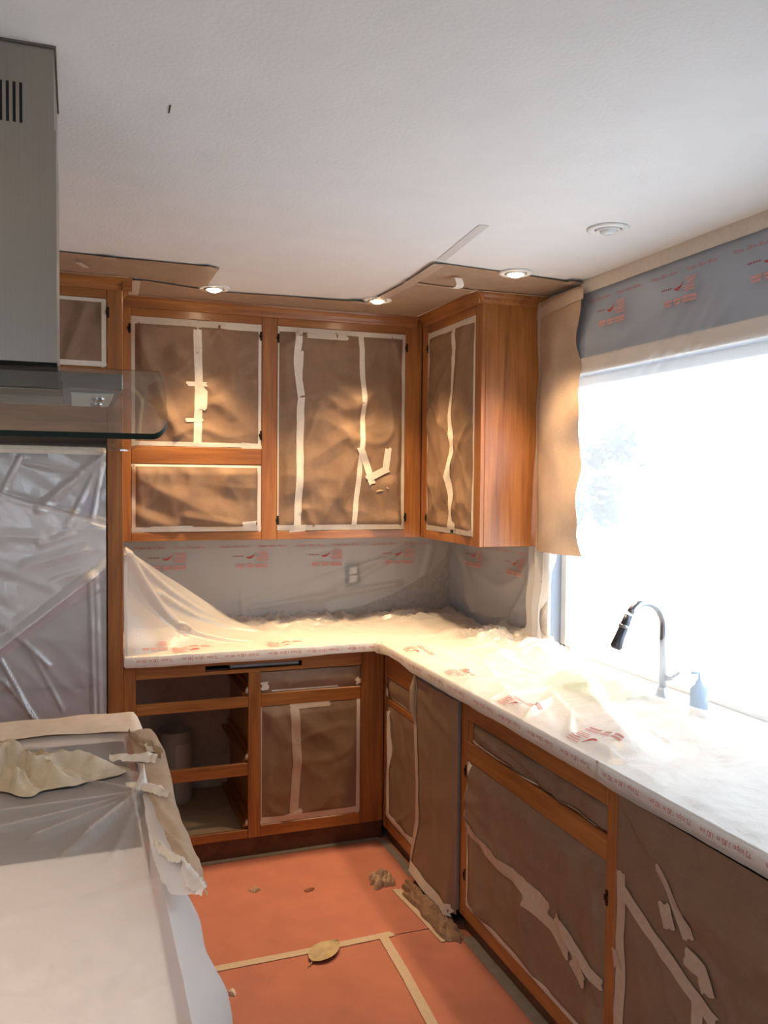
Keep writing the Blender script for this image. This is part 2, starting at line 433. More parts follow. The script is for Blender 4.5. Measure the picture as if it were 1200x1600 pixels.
# --- wall cabinet on the back wall
uc = thing('wall_cabinet', 'long oak wall cabinet without doors above the back counter', 'cabinet', (-1.02, -.155, 1.362), 'oak wall cabinets')
P = BK(-.31)
frame_part(uc, 'stile', -1.738, -1.688, 1.362, H, P, WOODZ); frame_part(uc, 'stile', -1.108, -1.035, 1.362, H, P, WOODZ); frame_part(uc, 'stile', -.397, -.3105, 1.362, H, P, WOODZ)
for x0, x1 in ((-1.6878, -1.1082), (-1.0348, -.3972)):
    frame_part(uc, 'top_rail', x0, x1, 2.354, H, P, WOODX, h1=-.0006); frame_part(uc, 'bottom_rail', x0, x1, 1.362, 1.401, P, WOODX, h1=-.0006)
frame_part(uc, 'middle_rail', -1.6878, -1.1082, 1.708, 1.785, P, WOODX, h1=-.0006)
mk('bottom_panel', bx(-1.738, -.0, -.29, -.002, 1.372, 1.388), WOODX, uc)
mk('back_panel', bx(-1.738, -.0, -.012, -.002, 1.388, H), PLY, uc)
mk('shelf', bx(-1.72, -.40, -.28, -.014, 1.74, 1.758), PLY, uc)
mk('divider', bx(-1.08, -1.06, -.29, -.014, 1.39, H-.002), PLY, uc)
CROWN = [(0, 2.388), (-.008, 2.390), (-.011, 2.398), (-.014, 2.402), (-.017, 2.414), (-.026, 2.424), (-.032, 2.427), (-.036, 2.4395), (0, 2.4395)]
mk('crown_molding', extrude([(-.31+y, z) for y, z in CROWN], 0, -1.738, -.3455), WOODX, uc)
for a, b in ((-1.112, 2.30), (-1.112, 1.845), (-1.031, 2.297), (-1.031, 1.452), (-.392, 2.29), (-.392, 1.462), (-1.694, 2.298)): hinge(uc, P, a, b)
# --- wall cabinet on the window wall
ur = thing('wall_cabinet', 'tall oak wall cabinet with a plain side panel beside the window', 'cabinet', (-.155, -.64, 1.362), 'oak wall cabinets')
P = RT(-.31)
frame_part(ur, 'stile', .3115, .378, 1.362, H, P, WOODZ); frame_part(ur, 'stile', .905, .966, 1.362, H, P, WOODZ)
frame_part(ur, 'top_rail', .3782, .9048, 2.354, H, P, WOODY, h1=-.0006); frame_part(ur, 'bottom_rail', .3782, .9048, 1.362, 1.401, P, WOODY, h1=-.0006)
mk('side_panel', bx(-.2895, -.003, -.965, -.947, 1.362, H-.0005), WOODZ, ur)
mk('bottom_panel', bx(-.2895, -.003, -.946, -.312, 1.372, 1.388), WOODY, ur)
mk('back_panel', bx(-.012, -.003, -.946, -.312, 1.389, H-.001), PLY, ur)
mk('crown_molding', join(extrude([(-.31+y, z) for y, z in CROWN], 1, -.985, -.3455), extrude([(-.966+y*.6, z) for y, z in CROWN], 0, -.33, -.004)), WOODY, ur)
hinge(ur, P, .382, 2.28); hinge(ur, P, .382, 1.46)
# --- refrigerator surround
fs = thing('refrigerator_cabinet', 'oak refrigerator surround with a cupboard over the top', 'cabinet', (-2.25, -.32, 0))
P = BK(-.635)
frame_part(fs, 'stile', -1.799, -1.738, 0.0005, H, P, WOODZ)
mk('side_panel', bx(-1.757, -1.7385, -.6148, -.003, 0.0005, H), WOODZ, fs)
mk('side_panel', bx(-2.79, -2.771, -.6148, -.003, 0.0005, H), WOODZ, fs)
frame_part(fs, 'stile', -2.80, -2.74, 0.0005, H, P, WOODZ)
frame_part(fs, 'stile', -2.29, -2.24, 2.083, 2.355, P, WOODZ)
frame_part(fs, 'top_rail', -2.7398, -1.7992, 2.355, H, P, WOODX, h1=-.0006); frame_part(fs, 'bottom_rail', -2.7398, -1.7992, 1.80, 2.083, P, WOODX, h1=-.0006)
mk('floor_panel', bx(-2.77, -1.758, -.61, -.004, 1.80, 1.818), WOODX, fs); mk('back_panel', bx(-2.77, -1.758, -.014, -.004, 1.82, H-.001), PLY, fs)
mk('crown_molding', join(extrude([(-.635+y, z) for y, z in CROWN], 0, -2.80, -1.703), extrude([(-1.738-y, z) for y, z in CROWN], 1, -.66, -.352)), WOODX, fs)
hinge(fs, P, -1.794, 2.30)
# --- base cabinet, back run
bc = thing('base_cabinet', 'oak base cabinet with empty drawer openings under the back counter', 'cabinet', (-1.17, -.3, 0))
P = BK(-.60)
frame_part(bc, 'stile', -1.737, -1.689, .085, .875, P, WOODZ); frame_part(bc, 'stile', -1.222, -1.168, .085, .81, P, WOODZ); frame_part(bc, 'stile', -.711, -.6005, .085, .875, P, WOODZ)
mk('top_rail', join(*[bx(x0, x1, -.5994, -.58, z0, z1, .001) for x0, x1, z0, z1 in ((-1.6888, -.7112, .849, .875), (-1.6888, -1.405, .8255, .849), (-.985, -.7112, .8255, .849), (-1.6888, -.7112, .8102, .8255))]), WOODX, bc)
for x0, x1, z0, z1 in ((-1.6888, -1.2222, .659, .705), (-1.1678, -.7112, .656, .715), (-1.6888, -1.2222, .361, .416)):
    frame_part(bc, 'drawer_rail', x0, x1, z0, z1, P, WOODX, h1=-.0006)
for x0, x1, z1 in ((-1.6888, -1.2222, .124), (-1.1678, -.7112, .137)): frame_part(bc, 'bottom_rail', x0, x1, .085, z1, P, WOODX, h1=-.0006)
mk('toe_kick', bx(-1.737, -.60, -.588, -.575, .0005, .0845), KICK, bc)
mk('slot_lining', join(bx(-1.404, -.986, -.579, -.30, .828, .831, 0), bx(-1.404, -.986, -.579, -.30, .85, .853, 0)), DARKGAP, bc)
mk('cabinet_floor', bx(-1.735, -.602, -.579, -.014, .10, .118), PLY, bc)
mk('back_panel', bx(-1.735, -.602, -.013, -.003, .10, .874), DARKIN, bc)
mk('side_panel', bx(-1.735, -1.72, -.579, -.014, .119, .82), DARKIN, bc)
mk('partition', bx(-1.202, -1.186, -.579, -.014, .119, .82), WOODZ, bc)
mk('side_panel', bx(-.62, -.604, -.579, -.014, .119, .82), DARKIN, bc)
for z in (.708, .418, .128):
    for x0, x1 in ((-1.243, -1.203), (-1.719, -1.689)):
        r = mk('drawer_runner', join(bx(x0, x1, -.578, -.02, z-.006, z+.012, .001), bx(x0 if x0 < -1.5 else x1-.014, x0+.014 if x0 < -1.5 else x1, -.578, -.02, z+.0125, z+.04, .001)), WOODY, bc)
        xm = (x0+x1)/2; mk('tape_scrap', tube([(xm-.004, -.584, z+.012), (xm, -.589, z+.024), (xm+.004, -.586, z+.036)], [.007, .010, .006], 6), TAPEW, r)
mk('drawer_cleat', bx(-1.16, -1.15, -.57, -.02, .71, .74), WOODY, bc)
# --- corner base cabinet on the window run
cc = thing('base_cabinet', 'narrow oak corner base cabinet where the two runs meet', 'cabinet', (-.3, -.8, 0))
P = RT(-.60)
frame_part(cc, 'stile', .601, .626, .06, .875, P, WOODZ); frame_part(cc, 'stile', .977, 1.001, .06, .875, P, WOODZ)
for z0, z1, n in ((.757, .875, 'top_rail'), (.634, .660, 'drawer_rail'), (.06, .106, 'bottom_rail')): frame_part(cc, n, .6262, .9768, z0, z1, P, WOODY, h1=-.0006)
mk('toe_kick', bx(-.578, -.565, -1.0, -.589, .0005, .0595), KICK, cc)
mk('carcass', join(bx(-.579, -.003, -1.0, -.985, .06, .87), bx(-.579, -.003, -.984, -.602, .06, .075), bx(-.013, -.003, -.984, -.602, .076, .87)), DARKIN, cc)
# --- sink cabinet
sk = thing('base_cabinet', 'wide oak sink base cabinet under the window', 'cabinet', (-.3, -1.9, 0))
frame_part(sk, 'stile', 1.4265, 1.479, .06, .875, P, WOODZ); frame_part(sk, 'stile', 2.336, 2.388, .06, .875, P, WOODZ)
for z0, z1, n in ((.788, .875, 'top_rail'), (.640, .711, 'middle_rail'), (.06, .108, 'bottom_rail')): frame_part(sk, n, 1.4792, 2.3358, z0, z1, P, WOODY, h1=-.0006)
frame_part(sk, 'drawer_stop', 1.4792, 1.514, .7112, .7878, P, WOODZ, h1=-.004)
mk('toe_kick', bx(-.578, -.565, -2.39, -1.4265, .0005, .0595), KICK, sk)
mk('carcass', join(bx(-.579, -.003, -1.445, -1.428, .06, .87), bx(-.579, -.003, -2.387, -2.37, .06, .87), bx(-.579, -.003, -2.369, -1.446, .06, .075), bx(-.013, -.003, -2.369, -1.446, .076, .87)), DARKIN, sk)
hinge(sk, P, 2.342, .545); hinge(sk, P, 1.472, .60); hinge(sk, P, 1.472, .22)
# --- appliances between
cp = thing('trash_compactor', 'narrow built-in appliance under brown paper beside the sink cabinet', 'appliance', (-.3, -1.21, 0))
mk('body', bx(-.592, -.02, -1.42, -1.008, .045, .855), BLACK, cp); mk('front_panel', bx(-.605, -.5925, -1.412, -1.016, .06, .845), APPL, cp)
mk('plinth', bx(-.56, -.05, -1.41, -1.015, .0005, .0445), DARKGAP, cp)
dw = thing('dishwasher', 'dishwasher under brown paper beside the sink cabinet', 'dishwasher', (-.3, -2.72, 0))
mk('body', bx(-.58, -.02, -3.0, -2.396, .09, .868), BLACK, dw); mk('door', bx(-.605, -.5805, -2.995, -2.40, .10, .80), APPL, dw)
mk('control_strip_dark_gap', bx(-.603, -.5805, -2.995, -2.40, .803, .862), BLACK, dw); mk('plinth', bx(-.54, -.05, -3.0, -2.396, .0005, .0895), BLACK, dw)  # bare black edge of the strip stands in for shade under the counter
ec = thing('base_cabinet', 'oak end base cabinet past the dishwasher', 'cabinet', (-.3, -3.25, 0))
frame_part(ec, 'front_panel', 3.004, 3.5, .06, .875, P, WOODZ); mk('carcass', bx(-.579, -.003, -3.5, -3.004, .0005, .874), WOODZ, ec)
# --- countertop
tag(mk('countertop', extrude([(-1.737, -.003), (-1.737, -.636), (-.636, -.636), (-.636, -3.5), (-.003, -3.5), (-.003, -.003)], 2, .8762, .914), STONE), 'L-shaped kitchen countertop wrapped under masking film', 'countertop')

# ------------------------------------------------------------------ refrigerator behind its plastic
rf = thing('refrigerator', 'grey refrigerator standing behind a plastic sheet', 'refrigerator', (-2.27, -.3, 0))
mk('body', bx(-2.735, -1.81, -.52, -.02, .02, 1.73), APPL, rf)
d1 = mk('door', bx(-2.268, -1.812, -.585, -.522, .80, 1.725, .008), APPL, rf); d2 = mk('door', bx(-2.733, -2.274, -.585, -.522, .80, 1.725, .008), APPL, rf)
d3 = mk('freezer_drawer', bx(-2.733, -1.812, -.585, -.522, .06, .785, .008), APPL, rf)
for d, x in ((d1, -2.235), (d2, -2.305)): mk('handle', tube([(x, -.586, .92), (x, -.615, .95), (x, -.615, 1.6), (x, -.586, 1.63)], .009, 8), CHROME, d)
mk('handle', tube([(-2.6, -.586, .71), (-2.6, -.612, .71), (-1.93, -.612, .71), (-1.93, -.586, .71)], .009, 8), CHROME, d3)
mk('foot_rail', bx(-2.70, -1.84, -.50, -.05, .0005, .02), BLACK, rf)
fl = thing('flyer', 'small flyer with blue print on the refrigerator door', 'flyer', (-1.88, -.5865, 1.45))
mk('card', bx(-1.905, -1.818, -.5875, -.5858, 1.468, 1.565, .0003), plain('flyer_card', (.36, .36, .40), .6), fl)
mk('printed_block', join(*[bx(-1.90+.004*(k % 2), -1.824-.008*(k % 3), -.5882, -.5876, 1.550-k*.014, 1.559-k*.014, .0001) for k in range(6)]), plain('blue_ink', (.10, .11, .35), .6), fl)
mk('yellow_spot', lathe(-1.925, -.5878, 1.50, [(.0005, 0), (.012, .002), (.014, .01), (.008, .018), (.0005, .02)], 10), plain('yellow_plastic', (.7, .55, .06), .4), fl)

def fridge_disp(a, b):
    h = .010*ns(a*3, b*2, 4.1)+.004*(1-abs(ns((a+b)*9, (a-b)*3, 2))*2)
    # taut folds
    for s in ((-2.23, 1.60, -1.81, 1.47, .012, .012), (-1.81, 1.74, -2.05, 1.52, .02, .025), (-1.81, 1.74, -1.95, 1.45, .012, .015), (-1.82, 1.70, -1.86, 1.46, .012, .012),
              (-2.10, 1.70, -1.90, 1.66, .012, .014), (-2.2, 1.55, -2.12, 1.72, .014, .012), (-1.865, 1.245, -2.2, .98, .030, .035), (-1.865, 1.245, -1.80, 1.30, .015, .03),
              (-1.865, 1.22, -1.84, .20, .016, .012), (-1.845, 1.25, -1.815, .2, .010, .012), (-2.2, 1.1, -2.02, .9, .012, .012), (-2.2, .95, -2.08, .70, .014, .01), (-2.18, .85, -2.05, .66, .014, .01),
              (-2.08, .95, -1.97, .72, .008, .01), (-1.88, 1.36, -2.1, 1.30, .012, .03), (-1.93, 1.42, -2.05, 1.38, .010, .02), (-1.9, 1.27, -2.0, 1.24, .010, .02), (-2.2, 1.42, -2.05, 1.41, .014, .03), (-2.2, 1.30, -2.0, 1.21, .010, .03)):
        d = seg_d(a, b, s)
        if d < s[5]: h += s[4]*(1-d/s[5])
    if b < 1.47-.29*(a+1.81)-.02 and b > 1.20+.5*(a+1.81): h += .006
    return h+.012
fp = Sheet('plastic_sheet', 'clear plastic sheet hung over the refrigerator', 'plastic sheet', BK(-.625), -2.72, -1.804, .02, 1.755, fridge_disp, FILM_FRIDGE, .007)
f2 = Sheet('overlay', None, None, BK(-.632), -2.72, -1.806, 0, 1, lambda a, b: fridge_disp(a, b)+.012*(1-abs(ns(a*3+b*2, b*7, 8))*2), FILM_FRIDGE2, .012, thing_=False, parent=fp.root,
           warp=lambda a, t: (a, (1.285+.78*(a+1.806))*(1-t)+(1.465-.30*(a+1.806))*t))
fp.tape([(-2.72, 1.755), (-1.806, 1.748)], .03, TAPEW)

# ------------------------------------------------------------------ brown paper in the cabinet openings
KP = 'masking paper'; G1 = 'brown papers over the wall cabinet openings'; G2 = 'brown papers over the base cabinet openings'
P = BK(-.306)
def paper(label, plane, a0, a1, b0, b1, seed, amp, folds=(), res=.008, group=G1, m=None, pin=.04, freq=1.0):
    return Sheet('masking_paper', label, KP, plane, a0, a1, b0, b1, paper_disp(seed, amp, a0, a1, b0, b1, folds, pin, freq), m or KRAFT, res, group)
s = paper('brown paper with one upright tape seam over the upper shelf opening', P, -1.6865, -1.1095, 1.7865, 2.353, 1.0, .010,
          [(-1.50, 2.20, -1.25, 1.95, .012, .05), (-1.65, 2.25, -1.50, 1.85, .012, .04), (-1.30, 2.30, -1.18, 1.82, .010, .05), (-1.35, 2.05, -1.13, 2.2, .010, .04)])
s.border(-1.686, -1.110, 1.787, 2.353, .015, .014, .020, .033)
s.tape([(-1.404, 2.322), (-1.396, 2.05), (-1.40, 1.80)], .036, TAPEW, .0022); s.tape([(-1.45, 2.066), (-1.36, 2.066)], .020, TAPEW, .0034)
s.tape([(-1.405, 2.06), (-1.375, 2.03), (-1.378, 1.955)], .034, TAPEW, .004); s.tape([(-1.455, 1.905), (-1.375, 1.908)], .017, TAPEW, .004); s.tape([(-1.20, 1.797), (-1.112, 1.790)], .028, TAPEW, .003)
s = paper('wide brown paper with diagonal creases over the low shelf opening', P, -1.6865, -1.1095, 1.4025, 1.706, 2.0, .010,
          [(-1.66, 1.64, -1.25, 1.43, .022, .10), (-1.66, 1.48, -1.50, 1.42, .014, .04), (-1.40, 1.62, -1.15, 1.60, .012, .06), (-1.45, 1.47, -1.2, 1.42, .012, .03), (-1.68, 1.66, -1.15, 1.665, .012, .05)])
s.border(-1.686, -1.110, 1.403, 1.705, .016, .018, .022, .010); s.tape([(-1.61, 1.418), (-1.42, 1.421)], .02, TAPEW, .003); s.tape([(-1.20, 1.432), (-1.13, 1.436)], .03, TAPEW, .004)
s = paper('large brown paper with two upright tape seams over the tall wall opening', P, -1.0335, -.3985, 1.4025, 2.353, 3.0, .013,
          [(-.80, 2.12, -.66, 2.02, .02, .10), (-.66, 2.02, -.50, 2.10, .016, .09), (-.62, 1.80, -.80, 1.48, .018, .07), (-.60, 1.66, -.50, 1.43, .020, .06), (-.48, 1.62, -.44, 1.42, .018, .05), (-.75, 2.33, -.77, 2.25, .012, .02), (-.85, 1.75, -.70, 1.85, .014, .06), (-.90, 1.50, -.86, 1.42, .014, .03)])
s.border(-1.033, -.399, 1.403, 2.353, .006, .018, .026, .024)
s.tape([(-.90, 2.318), (-.70, 2.318)], .03, TAPEW, .003)
s.tape([(-.937, 2.33), (-.945, 2.20), (-.925, 2.02), (-.928, 1.80), (-.935, 1.60), (-.938, 1.415)], .034, TAPEW, .0022)
s.tape([(-.925, 2.24), (-.93, 2.10)], .022, TAPEW, .004)
s.tape([(-.629, 2.335), (-.622, 2.20), (-.620, 1.90), (-.640, 1.62), (-.652, 1.50), (-.660, 1.42)], .026, TAPEW, .0022)
s.tape([(-.638, 1.80), (-.600, 1.72), (-.572, 1.625)], .034, TAPEW, .004); s.tape([(-.60, 1.648), (-.53, 1.68), (-.487, 1.70)], .034, TAPEW, .0055); s.tape([(-.500, 1.69), (-.487, 1.80)], .032, TAPEW, .0045)
s.tape([(-.98, 1.408), (-.90, 1.415)], .03, TAPEW, .004)
tag(mk('paper_tear', join(*[([(x-.035, -.318, z), (x+.03, -.330, z+.01), (x+.04, -.322, z-.02), (x-.02, -.334, z-.028)], [(0, 1, 2, 3)]) for x, z in ((-.53, 1.615), (-.475, 1.63))]), KRAFT_PALE_LIT, s.root), None)
P = RT(-.306)
s = paper('narrow brown paper with a wavy tape seam over the cabinet by the window', P, .3795, .9035, 1.4025, 2.353, 4.0, .010, [(.55, 2.2, .62, 1.6, .012, .06), (.75, 1.6, .85, 1.42, .012, .05), (.80, 2.3, .72, 1.9, .012, .05)])
s.border(.38, .903, 1.403, 2.353, .030, .010, .026, .030)
s.tape([(.70, 2.325), (.705, 2.15), (.675, 1.90), (.69, 1.80), (.655, 1.66), (.68, 1.58), (.68, 1.43)], .042, TAPEW, .0024)
s.tape([(.665, 1.452), (.73, 1.428)], .045, TAPEW, .004)
mk('dark_hole', bx(-.330, -.3185, -.725, -.708, 1.408, 1.424, .003), DARKGAP, s.root)
P = BK(-.631)
s = paper('brown paper over the cupboard above the refrigerator', P, -2.2385, -1.8005, 2.0845, 2.3535, 5.0, .008, [(-1.88, 2.32, -1.95, 2.12, .012, .04), (-2.0, 2.3, -2.1, 2.1, .012, .05)])
s.border(-2.238, -1.801, 2.085, 2.353, .02, .018, .020, .014)
s = paper('brown paper over the cupboard door beside the refrigerator side panel', P, -2.7385, -2.2915, 2.0845, 2.3535, 5.5, .008)
s.border(-2.738, -2.292, 2.085, 2.353, .02, .018, .020, .014)
# base papers
P = BK(-.592)
s = paper('small dim paper tucked in the drawer opening of the back run', P, -1.1665, -.7125, .7165, .806, 6.0, .008, group=G2)
s.tape([(-1.165, .745), (-1.135, .748)], .035, TAPEW, .006); s.tape([(-.735, .735), (-.715, .745)], .03, TAPEW, .004); s.tape([(-1.12, .722), (-.82, .722)], .008, TAPEW, .002)
P = BK(-.596)
s = paper('brown paper with one tape seam over the back run door opening', P, -1.1665, -.7125, .1385, .655, 7.0, .009, [(-1.0, .6, -.8, .45, .010, .06), (-1.12, .63, -1.05, .5, .010, .04)], group=G2)
s.border(-1.166, -.713, .139, .655, .004, .018, .030, 0); s.tape([(-1.035, .648), (-.855, .650)], .024, TAPE, .003)
s.tape([(-1.02, .645), (-1.005, .40), (-1.02, .175)], .040, TAPE, .0026); s.tape([(-1.06, .155), (-.985, .178)], .03, TAPEW, .004)
P = RT(-.592)
s = paper('small paper in the corner drawer opening', P, .6275, .9755, .6615, .756, 8.0, .006, group=G2)
s.tape([(.63, .69), (.67, .69)], .04, TAPEW, .008); s.tape([(.70, .672), (.97, .668)], .007, TAPE, .002)
P = RT(-.596)
s = paper('narrow brown paper with wide edge tape over the corner door opening', P, .6275, .9755, .107, .633, 9.0, .008, group=G2)
s.tape([(.66, .61), (.70, .45), (.665, .30), (.67, .13)], .062, TAPEW, .0022); s.tape([(.64, .145), (.972, .130)], .036, TAPEW, .003)
P = RT(-.585)
s = paper('long brown paper strip in the false drawer opening of the sink cabinet', P, 1.515, 2.335, .712, .787, 10.0, .010,
          [(1.55, .77, 1.95, .72, .014, .02), (1.8, .78, 2.1, .73, .012, .02)], res=.009, group=G2, pin=.01)
s.tape([(1.53, .728), (1.75, .724), (1.98, .722)], .010, TAPE, .004); s.tape([(2.0, .718), (2.3, .722)], .007, TAPE, .004)
P = RT(-.596)
s = paper('large brown paper with a slanting tape seam over the sink cabinet doors', P, 1.4795, 2.3355, .109, .639, 11.0, .011,
          [(1.50, .45, 1.80, .40, .014, .05), (1.50, .52, 1.75, .46, .010, .04), (1.55, .38, 1.62, .15, .012, .06), (1.9, .3, 2.0, .12, .010, .06)], group=G2)
s.border(1.48, 2.335, .110, .639, .040, 0, .028, 0)
s.tape([(1.50, .425), (1.62, .41), (1.76, .385), (1.93, .385), (2.06, .375)], .045, TAPE, .0025); s.tape([(1.93, .352), (2.08, .345), (2.18, .30)], .04, TAPE, .004); s.tape([(2.10, .378), (2.20, .335), (2.33, .30)], .035, TAPE, .005); s.tape([(2.20, .305), (2.26, .268)], .05, TAPE, .006)
# appliance wraps
def wrap_disp(a, b):
    e = max(0, min(1, (a-1.003)/.03, (1.418-a)/.02))
    return .004+e*(.006+.006*ns(a*8, b*3, 12)+.006*(1-abs(ns(a*5+b*4, b*6-a*2, 5))*2))+.012*max(0, 1-seg_d(a, b, (1.06, .78, 1.40, .70))/.03)*0.5+.03*max(0, 1-b/.25)*e
s = Sheet('masking_paper', 'tall brown paper wrapped over the narrow appliance', KP, RT(-.606), 1.003, 1.4255, .052, .842, wrap_disp, KRAFT, .011, G2)
s.tape([(1.028, .835), (1.04, .70), (1.07, .52), (1.075, .30), (1.04, .10)], .030, TAPE, .003); s.tape([(1.02, .075), (1.2, .070), (1.415, .062)], .045, TAPEW, .004)
mk('paper_fold', tube([(-.613, -1.015, .86), (-.628, -1.022, .80), (-.632, -1.035, .72), (-.62, -1.045, .66), (-.614, -1.05, .60)], [.004, .013, .016, .010, .003], 8), KRAFT_PALE_LIT, s.root, True)
dd = paper_disp(13.0, .006, 2.395, 3.0, .06, .856, [(2.85, .55, 3.0, .62, .008, .02), (2.45, .5, 2.7, .2, .008, .08)], .02)
s = Sheet('masking_paper', 'broad brown paper taped over the dishwasher', KP, RT(-.607), 2.395, 3.0, .06, .856, lambda a, b: dd(a, b)+.004+.018*max(0, min(1, ((b-.85)+(a-2.40)*.68)/.010))*max(0, min(1, (b-.60)/.08)), KRAFT, .008, G2)
s.tape([(2.428, .655), (2.43, .50), (2.43, .35), (2.428, .06)], .040, TAPE, .0025); s.tape([(2.44, .615), (2.58, .545), (2.70, .50), (2.775, .472)], .038, TAPE, .0045)
s.tape([(2.585, .735), (2.655, .675), (2.685, .615)], .042, TAPE, .003); s.tape([(2.608, .665), (2.625, .605)], .045, TAPE, .005); s.tape([(2.68, .575), (2.735, .57), (2.755, .525)], .045, TAPE, .0062); s.tape([(2.715, .485), (2.715, .06)], .036, TAPE, .0035)
s.tape([(2.405, .44), (2.42, .40)], .035, TAPE, .004)

# ------------------------------------------------------------------ masking film on walls, window and counters
FM = 'masking film'
def vor(x, y, s, z=0):
    d = noise.voronoi((x*s, y*s, z))[0]; return d[0], d[1]-d[0]
# back wall
def fb(a, b):
    h = .010+.004*ns(a*2, b*3, 1)
    low = max(0, min(1, (1.12+.10*(a+1.2)-b)/.10)) if a > -1.15 else 0
    h += .012*low*(.6+ns(a*4, b*4, 3))
    for s_ in ((-1.19, 1.02, -.40, 1.235, .006, .008), (-1.10, 1.00, -.3, 1.10, .012, .02), (-.75, 1.02, -.25, 1.30, .010, .03), (-.9, 1.28, -.2, 1.33, .003, .01), (-.2, 1.0, -.12, 1.3, .012, .03)):
        d = seg_d(a, b, s_)
        if d < s_[5]: h += s_[4]*(1-d/s_[5])
    return h
s = Sheet('masking_film', 'printed clear masking film on the wall above the back counter', FM, BK(0), -1.734, -.035, .918, 1.361, fb, FILM_WALL, .008, 'printed masking films', inside=lambda a, b: b > (.93+.05*max(0, a+1.35) if a < -.8 else .96+.30*((a+.8)/.8)**2.2)+.006*ns(a*7, 0, 3))
put_print(s.root, lambda r, x, y: BK(0)(r+x, 1.303+y, fb(r+x, 1.303+y)+.0015), [-1.655, -1.25, -.862, -.465])
# sail between the refrigerator panel and the counter
def sail_pt(u, v):
    """u along the panel edge (0 bottom .. 1 top), v from panel to far end"""
    A0 = Vector((-1.7345, -.640, .905)); A1 = Vector((-1.7345, -.62, 1.358))
    B0 = Vector((-1.05, -.55, .925)); B1 = Vector((-1.20, -.10, .962))
    p = (A0.lerp(A1, u)).lerp(B0.lerp(B1, u), v)
    n = Vector((.45, -.75, .45)).normalized()
    sag = -.05*math.sin(math.pi*v)*(.35+.65*math.sin(math.pi*min(1, u*1.05)))*(1-u**6)
    h = sag+.006*ns(u*4, v*5, 2)*math.sin(math.pi*v)
    for s_ in ((.95, .02, .40, .42, .030, .07), (.40, .42, .10, .80, .022, .05), (.97, .05, .62, .95, .012, .05), (.75, .30, .45, .95, .018, .05), (.30, .62, .15, .80, .016, .04)):
        d = seg_d(u, v, s_)
        if d < s_[5]: h += s_[4]*(1-d/s_[5])
    return p+n*h
V, F = [], []; nu, nv = 50, 56
for i in range(nu+1):
    for j in range(nv+1): V.append(tuple(sail_pt(i/nu, j/nv)))
for i in range(nu):
    for j in range(nv): k = i*(nv+1)+j; F.append((k, k+1, k+nv+2, k+nv+1))
sl = thing('masking_film', 'cloudy film stretched slantwise from the refrigerator panel down to the counter', FM, (-1.6, -.5, .915), 'printed masking films')
mk('sheet', (V, F), FILM_SAIL, sl, True)
mk('edge_strip', ([(-1.7360, -.638, .905), (-1.722, -.640, .905), (-1.722, -.622, 1.35), (-1.7360, -.620, 1.362)], [(0, 1, 2, 3)]), FILM_SAIL, sl)
mk('corner_tape', ([(-1.7365, -.640, 1.335), (-1.705, -.632, 1.325), (-1.700, -.615, 1.345), (-1.728, -.622, 1.366)], [(0, 1, 2, 3)]), TAPE, sl)
def sail_print(r, x, y):
    v = .035+x*1.0; u = .20+y*1.2; p = sail_pt(max(0, min(1, u)), v); return tuple(p+Vector((.002, -.004, .003)))
put_print(sl, sail_print, [0.0], ('pink',))
# back counter film: s from wall to front edge then down
DC = .645
def cfilm(x, s_, axis_seed, heap):
    """height over the counter of crumpled film"""
    t = max(0, 1-s_/.48); a = .006+heap*t**1.3
    x2 = x+.05*ns(x*6, s_*6, 3); y2 = s_+.05*ns(x*6, s_*6, 8)
    rg = lambda f, k: 1-2.3*abs(ns(x2*f+k, y2*f, axis_seed+k))
    h = .006+a*(.9*rg(6, 1)+.6*rg(14, 2)+.3*rg(29, 3))+.010*max(0, ns(x*4, s_*4, axis_seed+5))
    h = max(.001, h)
    return h*max(.15, min(1, (DC-s_)/.06))
def back_pt(x, s_):
    R = .012
    hp = .026+.02*max(0, ns(x*2.3, 1.7, 3))
    if s_ <= DC: return (x, -.018-s_*(DC-.018)/DC, .917+cfilm(x, s_, 2, hp))
    d = s_-DC; wv = .004*ns(x*9, d*20, 6)+.003*ns(x*30, d*9, 1)
    return (x, -DC-.002-wv-.003*math.sin(d*60), .917-d+cfilm(x, DC, 2, hp)*max(0, 1-d/.01))
SK = .046
V, F = [], []; nx, n1, n2 = 240, 100, 9; x0, x1 = -1.7335, -.02
for i in range(nx+1):
    x = x0+(x1-x0)*i/nx
    for j in range(n1+n2+1):
        s_ = DC*j/n1 if j <= n1 else DC+(SK+.008*ns(x*3, 0, 9)-.012*max(0, (x+1.05)/.4 if x < -.65 else 0))*(j-n1)/n2
        V.append(back_pt(x, s_))
W_ = n1+n2+1
for i in range(nx):
    for j in range(n1+n2):
        if j >= n1 and x0+(x1-x0)*i/nx > -.655: continue
        k = i*W_+j; F.append((k, k+1, k+W_+1, k+W_))
cb = thing('masking_film', 'crumpled film spread over the back countertop', FM, (-.9, -.3, .915), 'printed masking films')
mk('sheet', (V, F), FILM_COUNTER, cb, True)
def back_print(r, x, y):
    p = back_pt(r-x, DC+.014+y); return (p[0], p[1]-.0016, p[2])
put_print(cb, back_print, [-1.36, -1.0, -.645], ('red',), )
def back_motif(r, x, y):
    p = back_pt(r-x, DC+.004+y); return (p[0], p[1]-.0004, p[2]+.0025)
put_print(cb, back_motif, [-1.30, -.90], ('pink', 'mark'))
